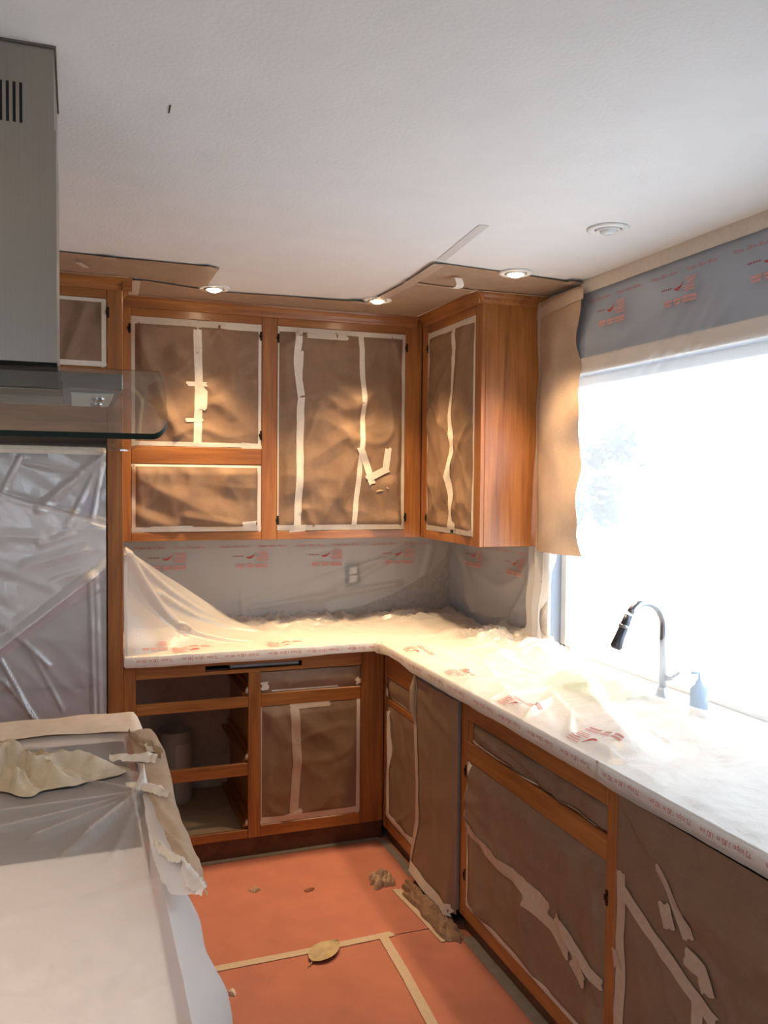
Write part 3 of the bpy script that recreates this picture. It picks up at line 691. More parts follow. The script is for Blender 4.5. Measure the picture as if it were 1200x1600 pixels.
# right counter film
SINKT = Vector((-.25, -1.66))
def right_h(a, x):
    s_ = -x-.02; hm = 0; h = cfilm(a, s_, 11, .035-.030*max(0, min(1, (a-1.0)/.3)))*(1-.45*max(0, min(1, (a-1.2)/.3)))
    for q in ((.66, .25, 1.30, .30, .018, .10), (1.10, .10, 1.66, .25, .030, .12), (1.66, .25, 2.30, .50, .045, .14), (1.66, .25, 1.45, .62, .022, .08), (1.66, .25, 2.2, .16, .045, .16), (1.75, .40, 2.35, .58, .018, .05), (1.25, .40, 1.9, .60, .014, .05), (2.2, .2, 2.9, .3, .02, .12), (.75, .50, 1.5, .45, .010, .05), (1.66, .25, 1.95, .62, .018, .022), (1.66, .25, 2.15, .58, .020, .025), (1.66, .25, 1.70, .60, .016, .02), (1.66, .25, 1.30, .42, .016, .02), (1.66, .25, 1.10, .35, .014, .02), (1.85, .35, 2.25, .45, .018, .018), (1.9, .30, 2.3, .36, .016, .016), (1.3, .5, 1.6, .62, .012, .014)):
        d = seg_d(a, s_, q)
        if d < q[5]: hm = max(hm, q[4]*(1-d/q[5])**1.3)
    h += hm+.026*max(0, min(1, (a-1.58)/.06, (1.90-a)/.06))*max(0, min(1, (s_-.02)/.05, (.36-s_)/.06))
    return h*max(.12, min(1, (DC-.02-s_)/.05)) if s_ < DC-.02 else .002
def right_pt(a, s_):
    if s_ <= DC: x = -.006-s_*(DC-.006)/DC; return (x, -a, .9175+right_h(a, x))
    d = s_-DC; wv = .003*ns(a*8, d*20, 16)+.002*ns(a*26, d*9, 1)
    return (-DC-.002-wv-.003*math.sin(d*60), -a, .9195-d)
a0, a1 = .632, 3.45; nx = 360; n1, n2 = 90, 9; V, F = [], []
for i in range(nx+1):
    a = a0+(a1-a0)*i/nx
    for j in range(n1+n2+1):
        s_ = DC*j/n1 if j <= n1 else DC+(.050+.006*ns(a*3, 0, 19)-(.02*max(0, 1-abs(a-.85)/.2)))*(j-n1)/n2
        V.append(right_pt(a, s_))
W_ = n1+n2+1
for i in range(nx):
    for j in range(n1+n2): k = i*W_+j; F.append((k, k+1, k+W_+1, k+W_))
cr = thing('masking_film', 'printed film draped over the window counter and sink', FM, (-.3, -1.9, .915), 'printed masking films')
mk('sheet', (V, F), FILM_COUNTER, cr, True)
def right_print(r, x, y):
    p = right_pt(r-x, DC+.016+y*1.05); return (p[0]-.0016, p[1], p[2])
put_print(cr, right_print, [1.16, 1.56, 1.96, 2.33, 2.72, 3.08], ('red',))
def right_motif(r, x, y):
    p = right_pt(r-x, DC-.004+y); return (p[0], p[1], p[2]+.003)
put_print(cr, right_motif, [1.12, 1.55, 1.98, 2.40], ('pink', 'mark'))
mk('seam_tape', ([(-.648, -2.352, .922), (-.648, -2.362, .922), (-.651, -2.364, .872), (-.651, -2.354, .872)], [(0, 1, 2, 3)]), TAPE, cr)
mk('corner_frill', tube([(-.64, -.655, .925), (-.652, -.66, .905), (-.66, -.652, .885), (-.648, -.648, .868)], [.012, .016, .010, .003], 7), FILM_COUNTER, cr, True)
# crumpled heaps along the wall
def heap(label, cx, cy, rx, ry, hh, seed, m):
    V, F = [], []; n = 34
    for j in range(n+1):
        for i in range(n+1):
            u, v = i/n*2-1, j/n*2-1; r = math.hypot(u, v); k = max(0, 1-r*r)
            f1, r1 = vor(u, v, 3.1, seed); f2, r2 = vor(u+5, v, 6, seed)
            rim = 1+.25*ns(u*2, v*2, seed)
            V.append((cx+rx*u*rim, cy+ry*v*rim, .919+hh*math.sqrt(k)*(.25+1.1*f1+.5*f2)))
    for j in range(n):
        for i in range(n):
            if math.hypot((i+.5)/n*2-1, (j+.5)/n*2-1) < 1: k = j*(n+1)+i; F.append((k, k+1, k+n+2, k+n+1))
    return tag(mk('crumpled_film', (V, F), m), label, 'crumpled film', 'crumpled film heaps')
heap('crumpled film heap below the wall cabinet by the window', -.16, -.80, .14, .18, .05, 1.0, FILM_SAIL)
heap('crumpled film heap in the counter corner', -.35, -.16, .22, .12, .04, 2.0, FILM_SAIL)
heap('crumpled film heap under the wall outlet', -.85, -.13, .24, .10, .035, 3.0, FILM_SAIL)
# window wall splash film
def fr(a, b):
    h = .012+.006*ns(a*2, b*3, 21)
    c = .50; k = b-(.985+.95*(a-c)**2)
    h += .016*(1-abs(math.sin(k*19+.6*ns(a*3, b*3, 2))))*max(0, min(1, (b-.98)/.08))
    h += .018*max(0, 1-seg_d(a, b, (.12, 1.34, .30, .98))/.03)+.016*max(0, 1-seg_d(a, b, (.98, 1.34, .72, 1.0))/.04)
    return h
s = Sheet('masking_film', 'draped masking film on the wall under the window-side cabinet', FM, RT(0), .03, 1.06, .92, 1.361, fr, FILM_WALL, .008, 'printed masking films', inside=lambda a, b: not (.13 < a < .66 and b < 1.0-.03*math.cos((a-.4)*7)+.004*ns(a*20, 0, 1)))
put_print(s.root, lambda r, x, y: RT(0)(r+x, 1.312+y, fr(r+x, 1.312+y)+.002), [.16, .58])
# gathered bunch
def fg(a, b):
    t = (b-.92)/.44; w_ = math.sin((a-1.04)*math.pi*2/.055+b*2)
    return .03+.018*w_*(.5+.5*ns(a*5, b*3, 2))+.03*max(0, 1-t*1.3)+.02*ns(a*9, b*6, 4)
Sheet('masking_film', 'gathered bunch of film hanging below the brown paper strip', FM, RT(0), 1.02, 1.235, .93, 1.40, fg, FILM_SAIL, .007, 'printed masking films', warp=lambda a, b: (.985+(a-1.09)*(.55+.45*abs(b-1.08)/.3)-.04*(1.36-b)/.4, b))
# film over the header and window
def fw_(a, b):
    h = .018+.003*ns(a*1.5, b*2, 31)
    for s_ in ((1.50, 2.18, 1.44, 2.09, .012, .012), (1.56, 2.20, 1.49, 2.10, .012, .012), (1.95, 2.30, 1.62, 1.98, .010, .03), (2.02, 2.28, 1.70, 1.98, .010, .02), (2.05, 2.25, 1.78, 1.95, .010, .015), (1.5, 2.17, 2.0, 2.30, .003, .02), (2.1, 2.2, 1.85, 2.0, .008, .012)):
        d = seg_d(a, b, s_)
        if d < s_[5]: h += s_[4]*(1-d/s_[5])
    h += .20*(max(0, 1.32-b)/.40)**1.2*max(0, min(1, (a-1.30)/.35))
    return h
WARP = lambda a, b: (a, b)
s = Sheet('masking_film', 'printed clear film taped along the ceiling over the window', FM, RT(0), 1.297, 3.4, .925, 2.425, fw_, FILM_WINDOW, .016, 'printed masking films', warp=lambda a, b: (a-.075*max(0, min(1, (2.13-b)/.12))*(1-(a-1.297)/2.103), b))
put_print(s.root, lambda r, x, y: RT(0)(r+x, 2.343+y, fw_(r+x, 2.343+y)+.002), [1.315, 1.70, 2.10])
s.tape([(1.26, 2.412), (1.8, 2.414), (3.4, 2.414)], .052, TAPEW, .003)

# ------------------------------------------------------------------ brown paper strip beside the window
def strip_pt(u, v):      # u across 0..1, v down 0..1
    z = 2.41-1.065*v
    left = .967+.018*v+.006*math.sin(v*9); right = 1.295+.022*math.sin(v*17+.6)+.008*math.sin(v*31)-(.045*math.exp(-((v-.20)/.07)**2))+.03*max(0, (v-.93)/.07)
    a = left+(right-left)*u
    h = .034+.020*math.sin(u*2.6+.4)+.012*ns(u*3, v*5, 7)+.05*max(0, u-.55)*math.sin(v*17+.6)+.012*max(0, v-.5)
    return (-h, -a, z)
V, F = [], []; nu, nv = 26, 80
for j in range(nv+1):
    for i in range(nu+1): V.append(strip_pt(i/nu, j/nv))
for j in range(nv):
    for i in range(nu): k = j*(nu+1)+i; F.append((k, k+1, k+nu+2, k+nu+1))
hs = thing('masking_paper', 'wavy brown paper strip hanging between the wall cabinet and the window', KP, (-.03, -1.13, 1.345))
mk('sheet', (V, F), KRAFT_STRIP, hs, True)
def strip_tape(pts, wd, m=TAPE, off=.004):
    V, F = [], []
    n = 16
    for k in range(n+1):
        t = k/n*(len(pts)-1); i = min(int(t), len(pts)-2); f = t-i
        u = pts[i][0]*(1-f)+pts[i+1][0]*f; v = pts[i][1]*(1-f)+pts[i+1][1]*f
        for d in (-wd/2, wd/2):
            dv = d if abs(pts[0][1]-pts[-1][1]) < abs(pts[0][0]-pts[-1][0]) else 0; du = 0 if dv else d*3
            p = strip_pt(u+du, v+dv); V.append((p[0]-off, p[1], p[2]))
    for k in range(n): F.append((2*k, 2*k+1, 2*k+3, 2*k+2))
    mk('tape_strip', (V, F), m, hs, True)
strip_tape([(-.05, .045), (1.05, .03)], .045); strip_tape([(.03, .0), (.03, .24)], .022, TAPE); strip_tape([(.02, .24), (.02, .98)], .016, TAPE)

# ------------------------------------------------------------------ brown paper on the ceiling
G3 = 'brown papers taped to the ceiling'
def poly_in(poly):
    def f(a, b):
        c = False; n = len(poly)
        for i in range(n):
            (x0, y0), (x1, y1) = poly[i], poly[(i+1) % n]
            if (y0 > b) != (y1 > b) and a < (x1-x0)*(b-y0)/(y1-y0)+x0: c = not c
        return c
    return f
def ceil_sheet(label, a0, a1, fr_edge, bk_edge, seed, m, droop=.03):
    """fr_edge / bk_edge: Y of the front and back edge as functions of X; front edge sags a little"""
    def disp(a, b):
        f, k = fr_edge(a), bk_edge(a); t = (b-f)/(k-f)
        sag = droop*max(0, 1-t*4)*(.25+.75*max(0, ns(a*3.1, 0, seed)+.25))
        return .003+sag+.004*(.5+.5*ns(a*4, b*6, seed))*min(1, 4*t*(1-t)+.1)
    na, nb = int((a1-a0)/.018), 26
    V, F = [], []
    for j in range(nb+1):
        for i in range(na+1):
            a = a0+(a1-a0)*i/na; b = fr_edge(a)+(bk_edge(a)-fr_edge(a))*j/nb; V.append(CE(a, b, disp(a, b)))
    for j in range(nb):
        for i in range(na): k = j*(na+1)+i; F.append((k, k+1, k+na+2, k+na+1))
    s = Sheet.__new__(Sheet); s.plane, s.disp = CE, disp
    s.root = thing('masking_paper', label, KP, CE((a0+a1)/2, (fr_edge(a0)+bk_edge(a0))/2, 0), G3)
    s.obj = mk('sheet', (V, F), m, s.root, True); return s
lin = lambda x0, y0, x1, y1: (lambda a: y0+(y1-y0)*(a-x0)/(x1-x0))
cA = ceil_sheet('brown paper on the ceiling over the refrigerator cabinet', -2.75, -1.405, lin(-2.0, -.99, -1.4, -.972), lambda a: -.680 if a < -1.70 else -.680+(a+1.70)*.33, 3.0, KRAFT_PALE_LIT, .006)  # paler material on the ceiling sheets paints in the bounce light
cA.tape([(-1.80, -1.005), (-1.795, -.955)], .045, TAPE, .004); cA.tape([(-1.905, -.90), (-1.875, -.83)], .022, TAPEW, .012); cA.tape([(-2.75, -.685), (-1.72, -.685)], .014, TAPEW, .003); cA.tape([(-1.46, -.99), (-1.42, -.93)], .04, TAPE, .003)
cB = ceil_sheet('long brown paper on the ceiling over the back wall cabinet', -1.700, -.655, lambda a: -.665+.10*max(0, min(1, (a+1.70)/.35))-.035*max(0, min(1, (a+1.2)/.4)), lambda a: -.350, 6.0, KRAFT_PALE_LIT, .010)
cB.tape([(-1.69, -.66), (-1.68, -.36)], .040, TAPEW, .004); cB.tape([(-1.70, -.352), (-.66, -.352)], .010, TAPEW, .003); cB.tape([(-1.66, -.668), (-1.46, -.60)], .014, TAPE, .003); cB.tape([(-.78, -.625), (-.70, -.60)], .04, TAPE, .004)
cC = ceil_sheet('square brown paper on the ceiling over the window-side wall cabinet', -.652, -.004, lambda a: -1.335+.075*(a+.652)/.648, lambda a: -.352 if a < -.36 else -1.000, 9.0, KRAFT_PALE_LIT, .005)
cC.tape([(-.672, -.56), (-.655, -1.0), (-.668, -1.345)], .048, TAPE, .005); cC.tape([(-.70, -1.04), (-.36, -.995)], .016, TAPE, .006); cC.tape([(-.352, -.36), (-.352, -.985)], .014, TAPEW, .004)
cC.tape([(-.352, -.99), (-.02, -1.0)], .014, TAPEW, .004); cC.tape([(-.10, -1.28), (.0, -1.26)], .05, TAPE, .005)
mk('curled_tape', (lambda P_: (P_, [(i, i+1, i+3, i+2) for i in range(0, len(P_)-2, 2)]))([(-.545+.014*math.sin(t*.5)+dx, -1.20+t*.004, H-.016-.010*t+.0007*t*t) for t in range(0, 9) for dx in (0, .032)]), TAPEW, cC.root, True)
tag(mk('ceiling_tape', ([(-.655, -1.36, H-.0015), (-.69, -1.36, H-.0015), (-.735, -1.80, H-.0015), (-.70, -1.80, H-.0015)], [(0, 1, 2, 3)]), CEILPATCH), 'faint pale tape strip left across the white ceiling', 'tape')
tag(mk('ceiling_crack', tube([(-1.723, -2.325, H-.001), (-1.722, -2.285, H-.001)], .0016, 5), DARKGAP), 'tiny dark nick in the white ceiling', 'nick')

# ------------------------------------------------------------------ recessed lamps
def can(x, y, lit, label, r=.066, cone=90, tint=WARM, soft=.035):
    t = thing('recessed_light', label, 'ceiling light', (x, y, H-.012), 'recessed ceiling lights')
    mk('trim_ring', lathe(x, y, H, [(r, -.0005), (r, -.004), (r*.93, -.007), (r*.66, -.006), (r*.62, -.002), (r*.62, -.0005)]), WHITE, t, True)
    mk('dark_gap', lathe(x, y, H, [(r*.62, -.0015), (r*.56, -.0012), (r*.55, -.0012)]), DARKGAP, t, True)
    mk('gimbal_ring', lathe(x, y, H, [(r*.57, -.0005), (r*.57, -.008), (r*.52, -.010), (r*.42, -.008), (r*.40, -.004)]), WHITE, t, True)
    b = mk('bulb', lathe(x, y, H, [(r*.40, -.004), (r*.36, -.013), (r*.22, -.018), (.0005, -.019)]), BULB if lit else BULBOFF, t, True)
    if lit:
        l = bpy.data.lights.new('recessed_lamp', 'SPOT'); l.energy = lit; l.color = tint; l.spot_size = math.radians(cone); l.spot_blend = 1.0; l.shadow_soft_size = soft
        o = bpy.data.objects.new('recessed_lamp', l); COL.objects.link(o); o.parent = t; o.location = (0, 0, -.03)
    return t
can(-1.371, -.600, CAN_W, 'lit recessed ceiling light in front of the upper shelf opening')
can(-.662, -.640, CAN_W, 'lit recessed ceiling light in the inner corner of the wall cabinets')
can(-.335, -1.300, CAN_W, 'lit recessed ceiling light off the plain cabinet side panel')
can(-.340, -1.909, 0, 'unlit recessed ceiling light over the sink')
can(-2.35, -3.45, ROOM_W*8.0, 'lit recessed ceiling light over the near end of the island', cone=110, tint=(1, .87, .76), soft=.22)
can(-.6, -4.6, ROOM_W*.6, 'recessed fill light added out of view past the window counter', cone=120)  # this and the next two are unseen lamps added as room fill
can(-3.4, -2.6, ROOM_W, 'recessed fill light added out of view beyond the hood', cone=130)
can(-3.2, -4.8, ROOM_W, 'recessed fill light added out of view near the rear opening', cone=130)

# ------------------------------------------------------------------ wall outlet
ot = thing('wall_outlet', 'double wall outlet seen through film on the back wall', 'outlet', (-.562, 0, 1.15))
mk('cover_plate', bx(-.602, -.522, -.007, -.0005, 1.088, 1.212, .002), plain('outlet_plate', (.05, .045, .045), .4), ot)
for z in (1.128, 1.172):
    q = mk('socket', bx(-.583, -.541, -.0095, -.0072, z-.018, z+.018, .004), WHITE, ot)
    mk('slots', join(bx(-.573, -.570, -.0102, -.0096, z-.004, z+.009, 0), bx(-.554, -.551, -.0102, -.0096, z-.004, z+.009, 0), bx(-.565, -.559, -.0102, -.0096, z-.013, z-.008, 0)), DARKGAP, q)
# tube standing in the cabinet
tb = thing('cardboard_tube', 'pale open tube standing inside the empty drawer openings', 'tube', (-1.48, -.13, .1185))
mk('wall', lathe(-1.48, -.13, .1185, [(.078, 0), (.078, .335), (.074, .338), (.071, .335), (.071, .01)]), plain('tube_card', (.34, .29, .24), .8, var=.08), tb, True)
mk('label_band', ([(-1.48+.0795*math.cos(t), -.13+.0795*math.sin(t), z) for z in (.125, .40) for t in [math.radians(-95+10*i) for i in range(10)]], [(i, i+1, i+11, i+10) for i in range(9)]), plain('tube_label', (.40, .35, .30), .7), tb, True)
tag(mk('cutting_board', bx(-1.30, -.995, -.588, -.34, .8315, .846, .003), plain('grey_board', (.22, .21, .21), .4)), 'grey board pushed into the slot above the drawers', 'cutting board')

# ------------------------------------------------------------------ sink fittings
fc = thing('faucet', 'gooseneck pull-down faucet in front of the window', 'faucet', (-.09, -1.90, .915))
mk('base_flange', lathe(-.09, -1.9, .915, [(.001, 0), (.030, 0), (.030, .012), (.020, .03), (.016, .05), (.001, .05)], 20), CHROME, fc, True)
mk('spout', tube([(-.09, -1.9, .96), (-.09, -1.9, 1.13)]+[(-.165+.075*math.cos(t), -1.9, 1.165+.085*math.sin(t)) for t in [math.radians(10*i) for i in range(0, 15)]], .0125, 12), CHROME, fc, True)
hd = mk('spray_head', tube([(-.228, -1.9, 1.212), (-.238, -1.9, 1.19), (-.250, -1.9, 1.165), (-.262, -1.9, 1.14), (-.274, -1.9, 1.112), (-.277, -1.9, 1.105)], [.0125, .0145, .0155, .0165, .0195, .014], 14), plain('dark_nickel', (.10, .105, .12), .3, metal=.9), fc, True)
mk('collar_ring', tube([(-.244, -1.9, 1.180), (-.248, -1.9, 1.170)], .0172, 14), CHROME, hd, True)
mk('lever', tube([(-.09, -1.915, 1.0), (-.09, -1.945, 1.005), (-.095, -1.99, 1.035)], [.009, .007, .005], 8), CHROME, fc, True)
bs = thing('soap_bottle', 'small blue bottle standing under the film by the sink', 'bottle', (-.085, -2.07, .915))
mk('bottle_body', lathe(-.085, -2.07, .9155, [(.001, 0), (.026, 0), (.028, .01), (.027, .085), (.012, .10), (.010, .112), (.001, .112)], 18), BLUEPLASTIC, bs, True)
mk('pump_top', tube([(-.085, -2.07, 1.027), (-.085, -2.07, 1.05), (-.115, -2.07, 1.052)], .005, 8), BLUEPLASTIC, bs, True)
gb = thing('green_tint_tray', 'green tray added under the film to tint it like reflected green', 'tray', (-.2, -1.72, .915))  # made-up tray; its green stands in for reflections on the film
mk('tray_floor', bx(-.30, -.09, -1.83, -1.64, .9155, .920, .002), GREEN, gb)
mk('tray_rim', join(bx(-.305, -.30, -1.835, -1.635, .9155, .934, .001), bx(-.09, -.085, -1.835, -1.635, .9155, .934, .001), bx(-.30, -.09, -1.64, -1.635, .9155, .934, .001), bx(-.30, -.09, -1.835, -1.83, .9155, .934, .001)), GREEN, gb)

# ------------------------------------------------------------------ island hood
HX, HYc = -2.15, -2.35
hd = thing('range_hood', 'stainless island hood with a curved glass canopy and vented chimney', 'range hood', (HX, HYc, 1.70))
def tubebox(x0, x1, y0, y1, z0, z1, t=.0015): return join(bx(x0, x1, y0, y0+t, z0, z1, 0), bx(x0, x1, y1-t, y1, z0, z1, 0), bx(x0, x0+t, y0+t, y1-t, z0, z1, 0), bx(x1-t, x1, y0+t, y1-t, z0, z1, 0))
mk('lower_chimney', tubebox(-2.352, -1.948, -2.502, -2.198, 1.858, 2.287), STEEL, hd)
# upper chimney front face is built around its vent slots
slots = [-2.0078-.0113*k for k in range(6)]+[-2.292+.0113*k for k in range(6)]
slots = sorted(slots); sw = .0053; z0, z1 = 2.293, 2.366
cells = []; x = -2.350
for s0 in slots: cells.append((x, s0-sw/2)); x = s0+sw/2
cells.append((x, -1.951))
up_ = mk('upper_chimney', join(*[bx(a, b, -2.4995, -2.498, z0, z1, 0) for a, b in cells], bx(-2.35, -1.951, -2.4995, -2.498, 2.28, z0, 0), bx(-2.35, -1.951, -2.4995, -2.498, z1, 2.4395, 0),
     bx(-2.35, -1.951, -2.2015, -2.20, 2.28, 2.4395, 0), bx(-2.35, -2.3485, -2.498, -2.2015, 2.28, 2.4395, 0), bx(-1.9525, -1.951, -2.498, -2.2015, 2.28, 2.4395, 0)), STEEL, hd)
for s0 in slots:
    mk('vent_slot', bx(s0-sw/2-.001, s0+sw/2+.001, -2.4975, -2.490, z0-.002, z1+.002, 0), DARKGAP, up_)
mk('ceiling_flange', join(bx(-2.354, -1.947, -2.5035, -2.500, 2.4355, 2.4397, .0005), bx(-1.9505, -1.947, -2.4995, -2.20, 2.4355, 2.4397, .0005)), DSTEEL, hd)
body = mk('canopy_body', bx(-2.47, -1.83, -2.50, -2.10, 1.812, 1.843, .002), DSTEEL, hd)
mk('filter_panel', join(*[bx(-2.44, -1.94, -2.48+k*.033, -2.455+k*.033, 1.8085, 1.8115, .0005) for k in range(11)]), STEEL, body)
lp = mk('lamp_lens', bx(-1.925, -1.845, -2.44, -2.14, 1.807, 1.8118, .002), plain('lamp_lens', (.60, .60, .58), .2), body)
for y in (-2.36, -2.22): mk('lamp_bulb', lathe(-1.872, y, 1.80, [(.0005, 0), (.010, .001), (.013, .005), (.013, .007)], 14), CHROME, lp, True)
bl = mk('lit_bulb', lathe(-2.40, -2.30, 1.7995, [(.0005, 0), (.014, .001), (.018, .006), (.018, .010)], 14), BULB, body, True)
hl = bpy.data.lights.new('hood_lamp', 'SPOT'); hl.energy = 6; hl.color = WARM; hl.spot_size = math.radians(150); hl.spot_blend = .8; hl.shadow_soft_size = .02
ho = bpy.data.objects.new('hood_lamp', hl); COL.objects.link(ho); ho.parent = hd; ho.location = (-2.40-HX, -2.30-HYc, 1.79-1.70)
def gz(y):
    t = abs(y-HYc)/.352; return 1.860-.140*t**3.4
def glass_grid(th):
    V, F = [], []; ny, nxx = 60, 16; xr = .387; rc = .03
    for top in (1, 0):
        for j in range(ny+1):
            q_ = j/ny; q_ = .5-.5*math.cos(math.pi*q_); y = -2.702+.704*q_; e = min(y+2.702, -1.998-y); hw = xr if e > rc else xr-rc+math.sqrt(max(0, rc*rc-(rc-e)**2))
            for i in range(nxx+1): V.append((HX-hw+2*hw*i/nxx, y, gz(y)+(0 if top else -th)))
    return V, ny, nxx
th = .010; V, ny, nxx = glass_grid(th); n0 = (ny+1)*(nxx+1); Ft, Fe = [], []
for j in range(ny):
    for i in range(nxx):
        k = j*(nxx+1)+i; Ft.append((k, k+1, k+nxx+2, k+nxx+1))
    if j < 7:
        for i in (0, nxx): k = j*(nxx+1)+i; Fe.append((k, k+nxx+1, n0+k+nxx+1, n0+k))
    else:
        for i in (0, nxx): k = j*(nxx+1)+i; Ft.append((k, k+nxx+1, n0+k+nxx+1, n0+k))
for i in range(nxx): Fe.append((i, i+1, n0+i+1, n0+i))
for i in range(nxx): k = ny*(nxx+1)+i; Ft.append((k, k+1, n0+k+1, n0+k))
gl = mk('glass_canopy', (V, Ft), HGLASS, hd, True)
mk('polished_edge', (V, Fe), GEDGE, gl)

# ------------------------------------------------------------------ island
isl = thing('kitchen_island', 'kitchen island under plastic sheeting below the hood', 'island', (-2.35, -2.4, 0))
mk('cabinet_body', bx(-2.92, -1.83, -3.22, -1.58, .0005, .8755), WOODZ, isl); mk('island_top', bx(-2.95, -1.79, -3.26, -1.545, .876, .914, .004), STONE, isl)
ck = thing('cooktop', 'dark cooktop showing through the island plastic', 'cooktop', (-2.2, -2.15, .914))
mk('glass_plate', bx(-2.60, -1.797, -2.50, -1.80, .9145, .922, .003), GLASSTOP, ck)
for x, y, r in ((-2.02, -2.30, .10), (-2.02, -2.0, .08), (-2.40, -2.30, .08), (-2.40, -2.0, .10)): mk('burner_ring', lathe(x, y, .9222, [(r, 0), (r-.006, .0006), (r-.008, 0)], 28), DSTEEL, ck)
XE = -1.775
def isl_pt(s_, y):
    """s across the top (negative) and down the side (positive)"""
    n = .003*ns(s_*3, y*3, 41)
    for q in ((0, -2.25, -.22, -2.42, .014, .016), (0, -2.25, -.16, -2.52, .014, .016), (0, -2.25, -.30, -2.36, .012, .016), (0, -2.25, -.08, -2.58, .014, .016), (0, -2.25, -.12, -2.45, .012, .012), (0, -2.24, -.35, -2.27, .012, .018), (0, -2.12, -.25, -1.85, .010, .02), (-.05, -2.05, -.35, -1.75, .009, .02), (-.15, -1.95, -.5, -1.75, .008, .02), (0, -2.24, -.16, -2.08, .010, .014), (-.0, -2.7, -.9, -2.85, .005, .03), (0, -3.0, -.5, -3.3, .005, .03), (-.25, -2.9, -.45, -3.3, .005, .02)):
        d = seg_d(s_, y, q)
        if d < q[5]: n += q[4]*(1-d/q[5])
    near = max(0, min(1, (-2.45-y)/.5))
    if s_ <= 0:
        z = .9275+n+.012*math.exp(-((y+2.62)/.12)**2)*0; return Vector((XE+s_, y, z))
    out = .052+.012*near+.008*math.sin(y*9+1)*near+.012*math.sin(y*23)*min(1, s_*6)
    k = min(1, s_/.10)
    bul = out*math.sin(k*math.pi/2)+.05*s_*(1+near)+.012*ns(y*6, s_*4, 3)*k
    return Vector((XE+bul, y, .9275+n*(1-k)-s_*.97+.02*(1-k)*0))
V, F = [], []; yb, yf = -1.70, -3.28; ny, m1, m2 = 250, 130, 40
for j in range(ny+1):
    y = yb+(yf-yb)*j/ny
    for i in range(m1+m2+1):
        s_ = -1.17*(1-i/m1) if i <= m1 else .86*(i-m1)/m2
        V.append(tuple(isl_pt(s_, y)))
W_ = m1+m2+1; F2 = []
for j in range(ny):
    for i in range(m1+m2): k = j*W_+i; (F if i < m1 else F2).append((k, k+1, k+W_+1, k+W_))
ip = thing('plastic_sheet', 'cloudy plastic sheet spread over the island top and side', 'plastic sheet', (-2.3, -2.5, .925))
mk('sheet', (V, F), FILM_ISLAND, ip, True); mk('side_drape', (V, F2), FILM_SKIRT, ip, True)
# cream cover on the far end
def fc_pt(u, v):
    y = -1.74+.235*v; x = -2.95+(1.245)*u; z = .9315+.004*ns(u*9, v*4, 7)+.006*math.sin(u*50+v*4)*.2
    if v > .85: z -= .10*((v-.85)/.15)**2
    if u > .955: z -= .16*((u-.955)/.045)**2; x -= .0
    y += -.02*math.sin(u*14)*(1-v)
    return (x, y, z)
V, F = [], []
for j in range(21):
    for i in range(101): V.append(fc_pt(i/100, j/20))
for j in range(20):
    for i in range(100): k = j*101+i; F.append((k, k+1, k+102, k+101))
ce = tag(mk('paper_cover', (V, F), plain('cream_drop_cloth', (.78, .62, .48), .7, var=.06, bmp=.2, bs=40), smooth=True), 'cream covering folded over the far end of the island', 'cover')
# kraft strip along the edge
kk = thing('masking_paper', 'torn brown paper strip along the island edge', KP, (-1.75, -2.2, .93))
def ribbon(parent, name, L_, R_, zl, zr, m, n=60, wob=.004, seed=1, cols=8, curl=0):
    def at(P_, t):
        t = t*(len(P_)-1); i = min(int(t), len(P_)-2); f = t-i; return [P_[i][d]*(1-f)+P_[i+1][d]*f for d in range(2)]
    V, F = [], []
    for j in range(n+1):
        t = j/n; a, b = at(L_, t), at(R_, t)
        for c in range(cols+1):
            u = c/cols; e = wob*ns(t*14, u*2, seed)
            V.append((a[0]*(1-u)+b[0]*u+e, a[1]*(1-u)+b[1]*u+e, zl*(1-u)+zr*u+curl*math.sin(u*math.pi)+1.5*wob*ns(t*9, u*3, seed+4)))
    for j in range(n):
        for c in range(cols): k = j*(cols+1)+c; F.append((k, k+1, k+cols+2, k+cols+1))
    return mk(name, (V, F), m, parent, True)
ribbon(kk, 'sheet', [(-1.788, -1.83), (-1.774, -2.059), (-1.769, -2.305), (-1.758, -2.488), (-1.748, -2.614), (-1.736, -2.686), (-1.728, -2.76)],
       [(-1.719, -1.745), (-1.700, -1.941), (-1.712, -2.346), (-1.706, -2.581), (-1.702, -2.667), (-1.704, -2.743), (-1.708, -2.776)], .946, .932, KRAFT_PALE_LIT, curl=.006)
ribbon(kk, 'film_tatter', [(-1.776, -2.09), (-1.780, -2.309), (-1.784, -2.488), (-1.784, -2.623), (-1.778, -2.705), (-1.767, -2.769)],
       [(-1.766, -2.09), (-1.762, -2.31), (-1.752, -2.49), (-1.742, -2.62), (-1.730, -2.70), (-1.722, -2.78)], .940, .938, FILM_SKIRT, 30, .003, 3, 4)
TS = (([(-1.842, -2.027), (-1.797, -2.027), (-1.743, -2.034), (-1.726, -2.055)], [(-1.841, -2.050), (-1.799, -2.067), (-1.748, -2.098), (-1.736, -2.102)]),
      ([(-1.816, -2.236), (-1.781, -2.247), (-1.741, -2.273), (-1.723, -2.34)], [(-1.813, -2.245), (-1.78, -2.282), (-1.758, -2.315), (-1.731, -2.342)]),
      ([(-1.782, -2.547), (-1.767, -2.589), (-1.751, -2.637), (-1.736, -2.668)], [(-1.781, -2.584), (-1.773, -2.624), (-1.759, -2.660), (-1.741, -2.680)]),
      ([(-1.735, -2.659), (-1.725, -2.71), (-1.715, -2.757), (-1.711, -2.793)], [(-1.745, -2.715), (-1.742, -2.759), (-1.735, -2.79), (-1.722, -2.813)]))
for k, (a, b) in enumerate(TS): ribbon(kk, 'tape_strip', a, b, .955, .950, TAPEW if k < 3 else FILM_SKIRT, 16, .004, 7+k, 4, .006)
